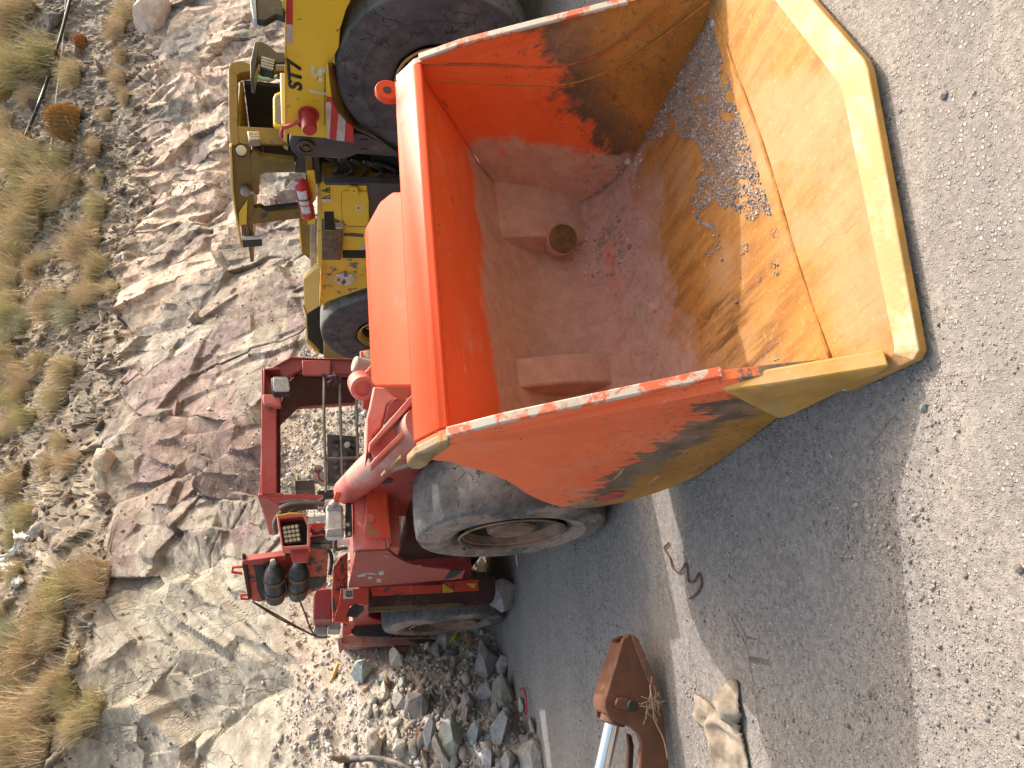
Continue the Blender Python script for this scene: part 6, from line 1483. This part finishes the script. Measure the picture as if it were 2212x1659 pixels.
far = [(510, 405), (428, 440), (385, 620), (330, 840), (295, 920), (298, 1050), (350, 1075), (420, 1085), (480, 1000), (560, 800), (575, 500)]
jp('cheek_plate', far, .20, .03, M_RUST)
jp('spacer_block', [(505, 470), (440, 660), (390, 830), (360, 940), (370, 1030), (480, 1080), (600, 1000), (640, 700), (570, 470)], .03, .17, M_RUST)
jp('keeper_plate', [(465, 905), (500, 897), (600, 925), (612, 1000), (600, 1012), (470, 985), (448, 955)], -.022, .022, M_RUST, .005)
bm = B(); lathe(bm, [(0, .028), (.02, .026), (.02, 0)], J.px(*g2(580, 962), 'b', -.022), (0, -1, 0), 20); obj('keeper_bolt', bm, M_DARK, JW, smooth=True)
jp('lower_cheek', [(545, 1180), (580, 1200), (600, 1280), (590, 1500), (590, 1800), (535, 1800), (540, 1500), (550, 1290)], .19, .03, plain('dark_rust_inside', (.075, .035, .024), .85, 0, .3, 6))
ra, rb_ = J.px(*g2(425, 1090), 'b', .10), J.px(*g2(335, 1500), 'b', .10); rc = ra + (rb_-ra)*1.8
bm = B(); lathe(bm, [(-.06, 0), (-.06, .062), (.005, .066), (.012, .05), (.012, 0)], ra, rb_-ra, 24); obj('rod_gland', bm, M_RUST, JW, smooth=True, angle=40)
bm = B(); lathe(bm, [(0, .041), ((rc-ra).length, .041), ((rc-ra).length, 0)], ra, rb_-ra, 32)
n = N('polished_chrome'); obj('chrome_rod', bm, n.out((.72, .74, .78), .16, 1.0), JW, smooth=True, angle=40)
# dead twig hanging on the jaw
bm = B(); q = random.Random(2)
tp = lambda x, y: J.w(J.px(*g2(x, y), 'b', -.05))
main = [tp(*p) for p in ((860, 1380), (830, 1230), (760, 1080), (750, 1000), (735, 900), (720, 800))]
tube(bm, arc(main, 4), .004, 5)
for k in range(26):
    a = tp(q.gauss(765, 30), q.gauss(960, 55)); b_ = tp(q.gauss(765, 55), q.gauss(955, 70)); tube(bm, [a, a.lerp(b_, .5) + Vector((0, 0, .008)), b_], .0022, 4)
tag(obj('dead_twig', bm, plain('straw_twig', (.36, .25, .16), .85), None), 'dry straw-coloured twig caught on the lower edge of the rusty jaw', 'twig')
# ---- crumpled rag on the ground
out_ = [(1330, 755), (1400, 755), (1415, 930), (1450, 1040), (1432, 1110), (1460, 1250), (1500, 1500), (1520, 1700), (1400, 1760), (1330, 1560), (1310, 1440), (1250, 1330), (1190, 1200), (1165, 1145), (1120, 1128), (1075, 1040), (1082, 860), (1120, 890), (1250, 990), (1285, 830), (1300, 775)]
poly_r = [(p.x, p.y) for p in [CAM + ray(*g2(x, y))*(-CAM_H/ray(*g2(x, y)).z) for x, y in out_]]
xs0, xs1 = min(p[0] for p in poly_r), max(p[0] for p in poly_r); ys0, ys1 = min(p[1] for p in poly_r), max(p[1] for p in poly_r)
st = .009; bm = B(); vm = {}
def dist_edge(x, y):
    b_ = 9
    for i in range(len(poly_r)):
        (x1, y1), (x2, y2) = poly_r[i-1], poly_r[i]; dx, dy_ = x2-x1, y2-y1; t = max(0, min(1, ((x-x1)*dx+(y-y1)*dy_)/(dx*dx+dy_*dy_+1e-9))); b_ = min(b_, math.hypot(x-x1-dx*t, y-y1-dy_*t))
    return b_
def snap_edge(x, y):
    bst = (9, x, y)
    for i in range(len(poly_r)):
        (x1, y1), (x2, y2) = poly_r[i-1], poly_r[i]; dx, dy_ = x2-x1, y2-y1; t = max(0, min(1, ((x-x1)*dx+(y-y1)*dy_)/(dx*dx+dy_*dy_+1e-9))); q_ = (x1+dx*t, y1+dy_*t)
        bst = min(bst, (math.hypot(x-q_[0], y-q_[1]), *q_))
    return bst[1], bst[2]
NXr, NYr = int((xs1-xs0)/st)+2, int((ys1-ys0)/st)+2
for i in range(NXr):
    for j in range(NYr):
        x, y = xs0+i*st, ys0+j*st
        if inside(x, y, poly_r):
            d = dist_edge(x, y)
            if d < st*1.3:
                x, y = snap_edge(x, y)
            A_ = np.array([x]); Bq_ = np.array([y])
            fold = abs(fbm(A_*7 - Bq_*2.5, Bq_*3 + A_*2, 3, 44)[0])
            vm[i, j] = bm.verts.new((x, y, float(gz(x, y)) + .012 + min(d, .05)*.75 + .16*(.25-fold)*min(1, d/.03)))
for (i, j) in list(vm):
    k = [(i, j), (i+1, j), (i+1, j+1), (i, j+1)]
    if all(q_ in vm for q_ in k): bm.faces.new([vm[q_] for q_ in k])
o = obj('rag', bm, plain('dirty_tan_cloth', (.22, .17, .12), .95, 0, .3, 9, .4, dust=(.40, .34, .28), dust_amt=.4), None, smooth='all'); m_ = o.modifiers.new('solid', 'SOLIDIFY'); m_.thickness = .006
tag(o, 'crumpled dirty tan cloth rag lying on the dirt beside the rusty jaw', 'rag')
# ---- wires, scraps, wood, hose
def ground_line(name, pxs, r, mat, lab, cat, k=None, lift=.004, use_hit=True):
    pp = [hit(*(k(*q) if k else q)) for q in pxs]; pp = [p + Vector((0, 0, lift + r)) for p in pp if p]
    bm = B(); tube(bm, arc(pp, 5), r, 7); return tag(obj(name, bm, mat, None, smooth=True), lab, cat)
ground_line('bent_wire', [(1145, 540), (1128, 562), (1150, 600), (1163, 642), (1190, 655), (1212, 620), (1220, 650), (1224, 692), (1247, 690), (1265, 660), (1275, 705), (1250, 745), (1226, 760)], .0045, plain('rusty_wire', (.13, .06, .03), .8), 'kinked rusty wire lying in the shade by the light strip', 'wire', kW)
ground_line('red_wire', [(1535, 838), (1548, 822), (1562, 825), (1580, 880), (1590, 950), (1588, 1030)], .008, plain('red_cable', (.45, .02, .03), .5), 'short curved red wire at the edge of the rubble heap', 'wire', g1, .03)
def slab(name, pp, k, th, mat, lab, cat, lift=.02):
    P_ = [hit(*k(*q)) for q in pp]; c = sum(P_, Vector())/len(P_)
    P_ = [Vector((p.x, p.y, c.z + (p.z-c.z)*.6 + lift)) for p in P_]
    bm = B(); prism(bm, P_, (0, -th*.3, th)); return tag(obj(name, bm, mat, None, bevel=.004), lab, cat)
slab('plastic_scrap', [(990, 402), (1020, 380), (1085, 356), (1112, 382), (1092, 416), (1060, 425), (1026, 458)], g1, .03, plain('yellow_plastic', (.60, .46, .02), .45, 0, .2, 10), 'torn yellow plastic scrap by the rear wheel', 'scrap', .10)
M_WOOD = plain('weathered_wood', (.36, .22, .10), .85, 0, .3, 14)
slab('wood_splinter', [(1118, 440), (1160, 372), (1176, 384), (1146, 458)], g1, .03, M_WOOD, 'short brown wood piece next to the yellow scrap', 'wood', .06)
slab('wood_splinter', [(1140, 492), (1180, 386), (1192, 420), (1156, 496)], g1, .03, M_WOOD, 'wood piece lying farther from the yellow scrap than its neighbour', 'wood', .06)
slab('wood_stick', [(24, 740), (110, 614), (122, 626), (40, 755)], g1, .03, plain('yellow_wood', (.46, .28, .09), .8), 'yellowish stick of wood on the sunlit scree', 'wood', .03)
hz = [(128, 1500), (128, 1452), (136, 1414), (165, 1390), (250, 1378), (340, 1378), (440, 1392), (540, 1422), (640, 1470), (700, 1520)]
pz = [hit(*g1(*q)) for q in hz]; pz = [CAM + (p - CAM)*.97 for p in pz]
HO = empty('black_hose', pz[4], 0, 'thick black hose loop with a brass end fitting at the bottom left edge', 'hose')
bm = B(); tube(bm, [p - pz[4] for p in arc(pz, 5)], .03, 14); obj('hose', bm, M_RUBBERHOSE, HO, smooth=True)
a_ = pz[3] - pz[4]
bm = B(); lathe(bm, [(0, .028), (.05, .028), (.05, .034), (.09, .034), (.09, .024), (.16, .024), (.16, 0)], a_ + Vector((.0, 0, .02)), Vector((.25, 0, 1)), 12); obj('fitting', bm, plain('brown_fitting', (.16, .11, .075), .6, .3, .3, 14), HO)
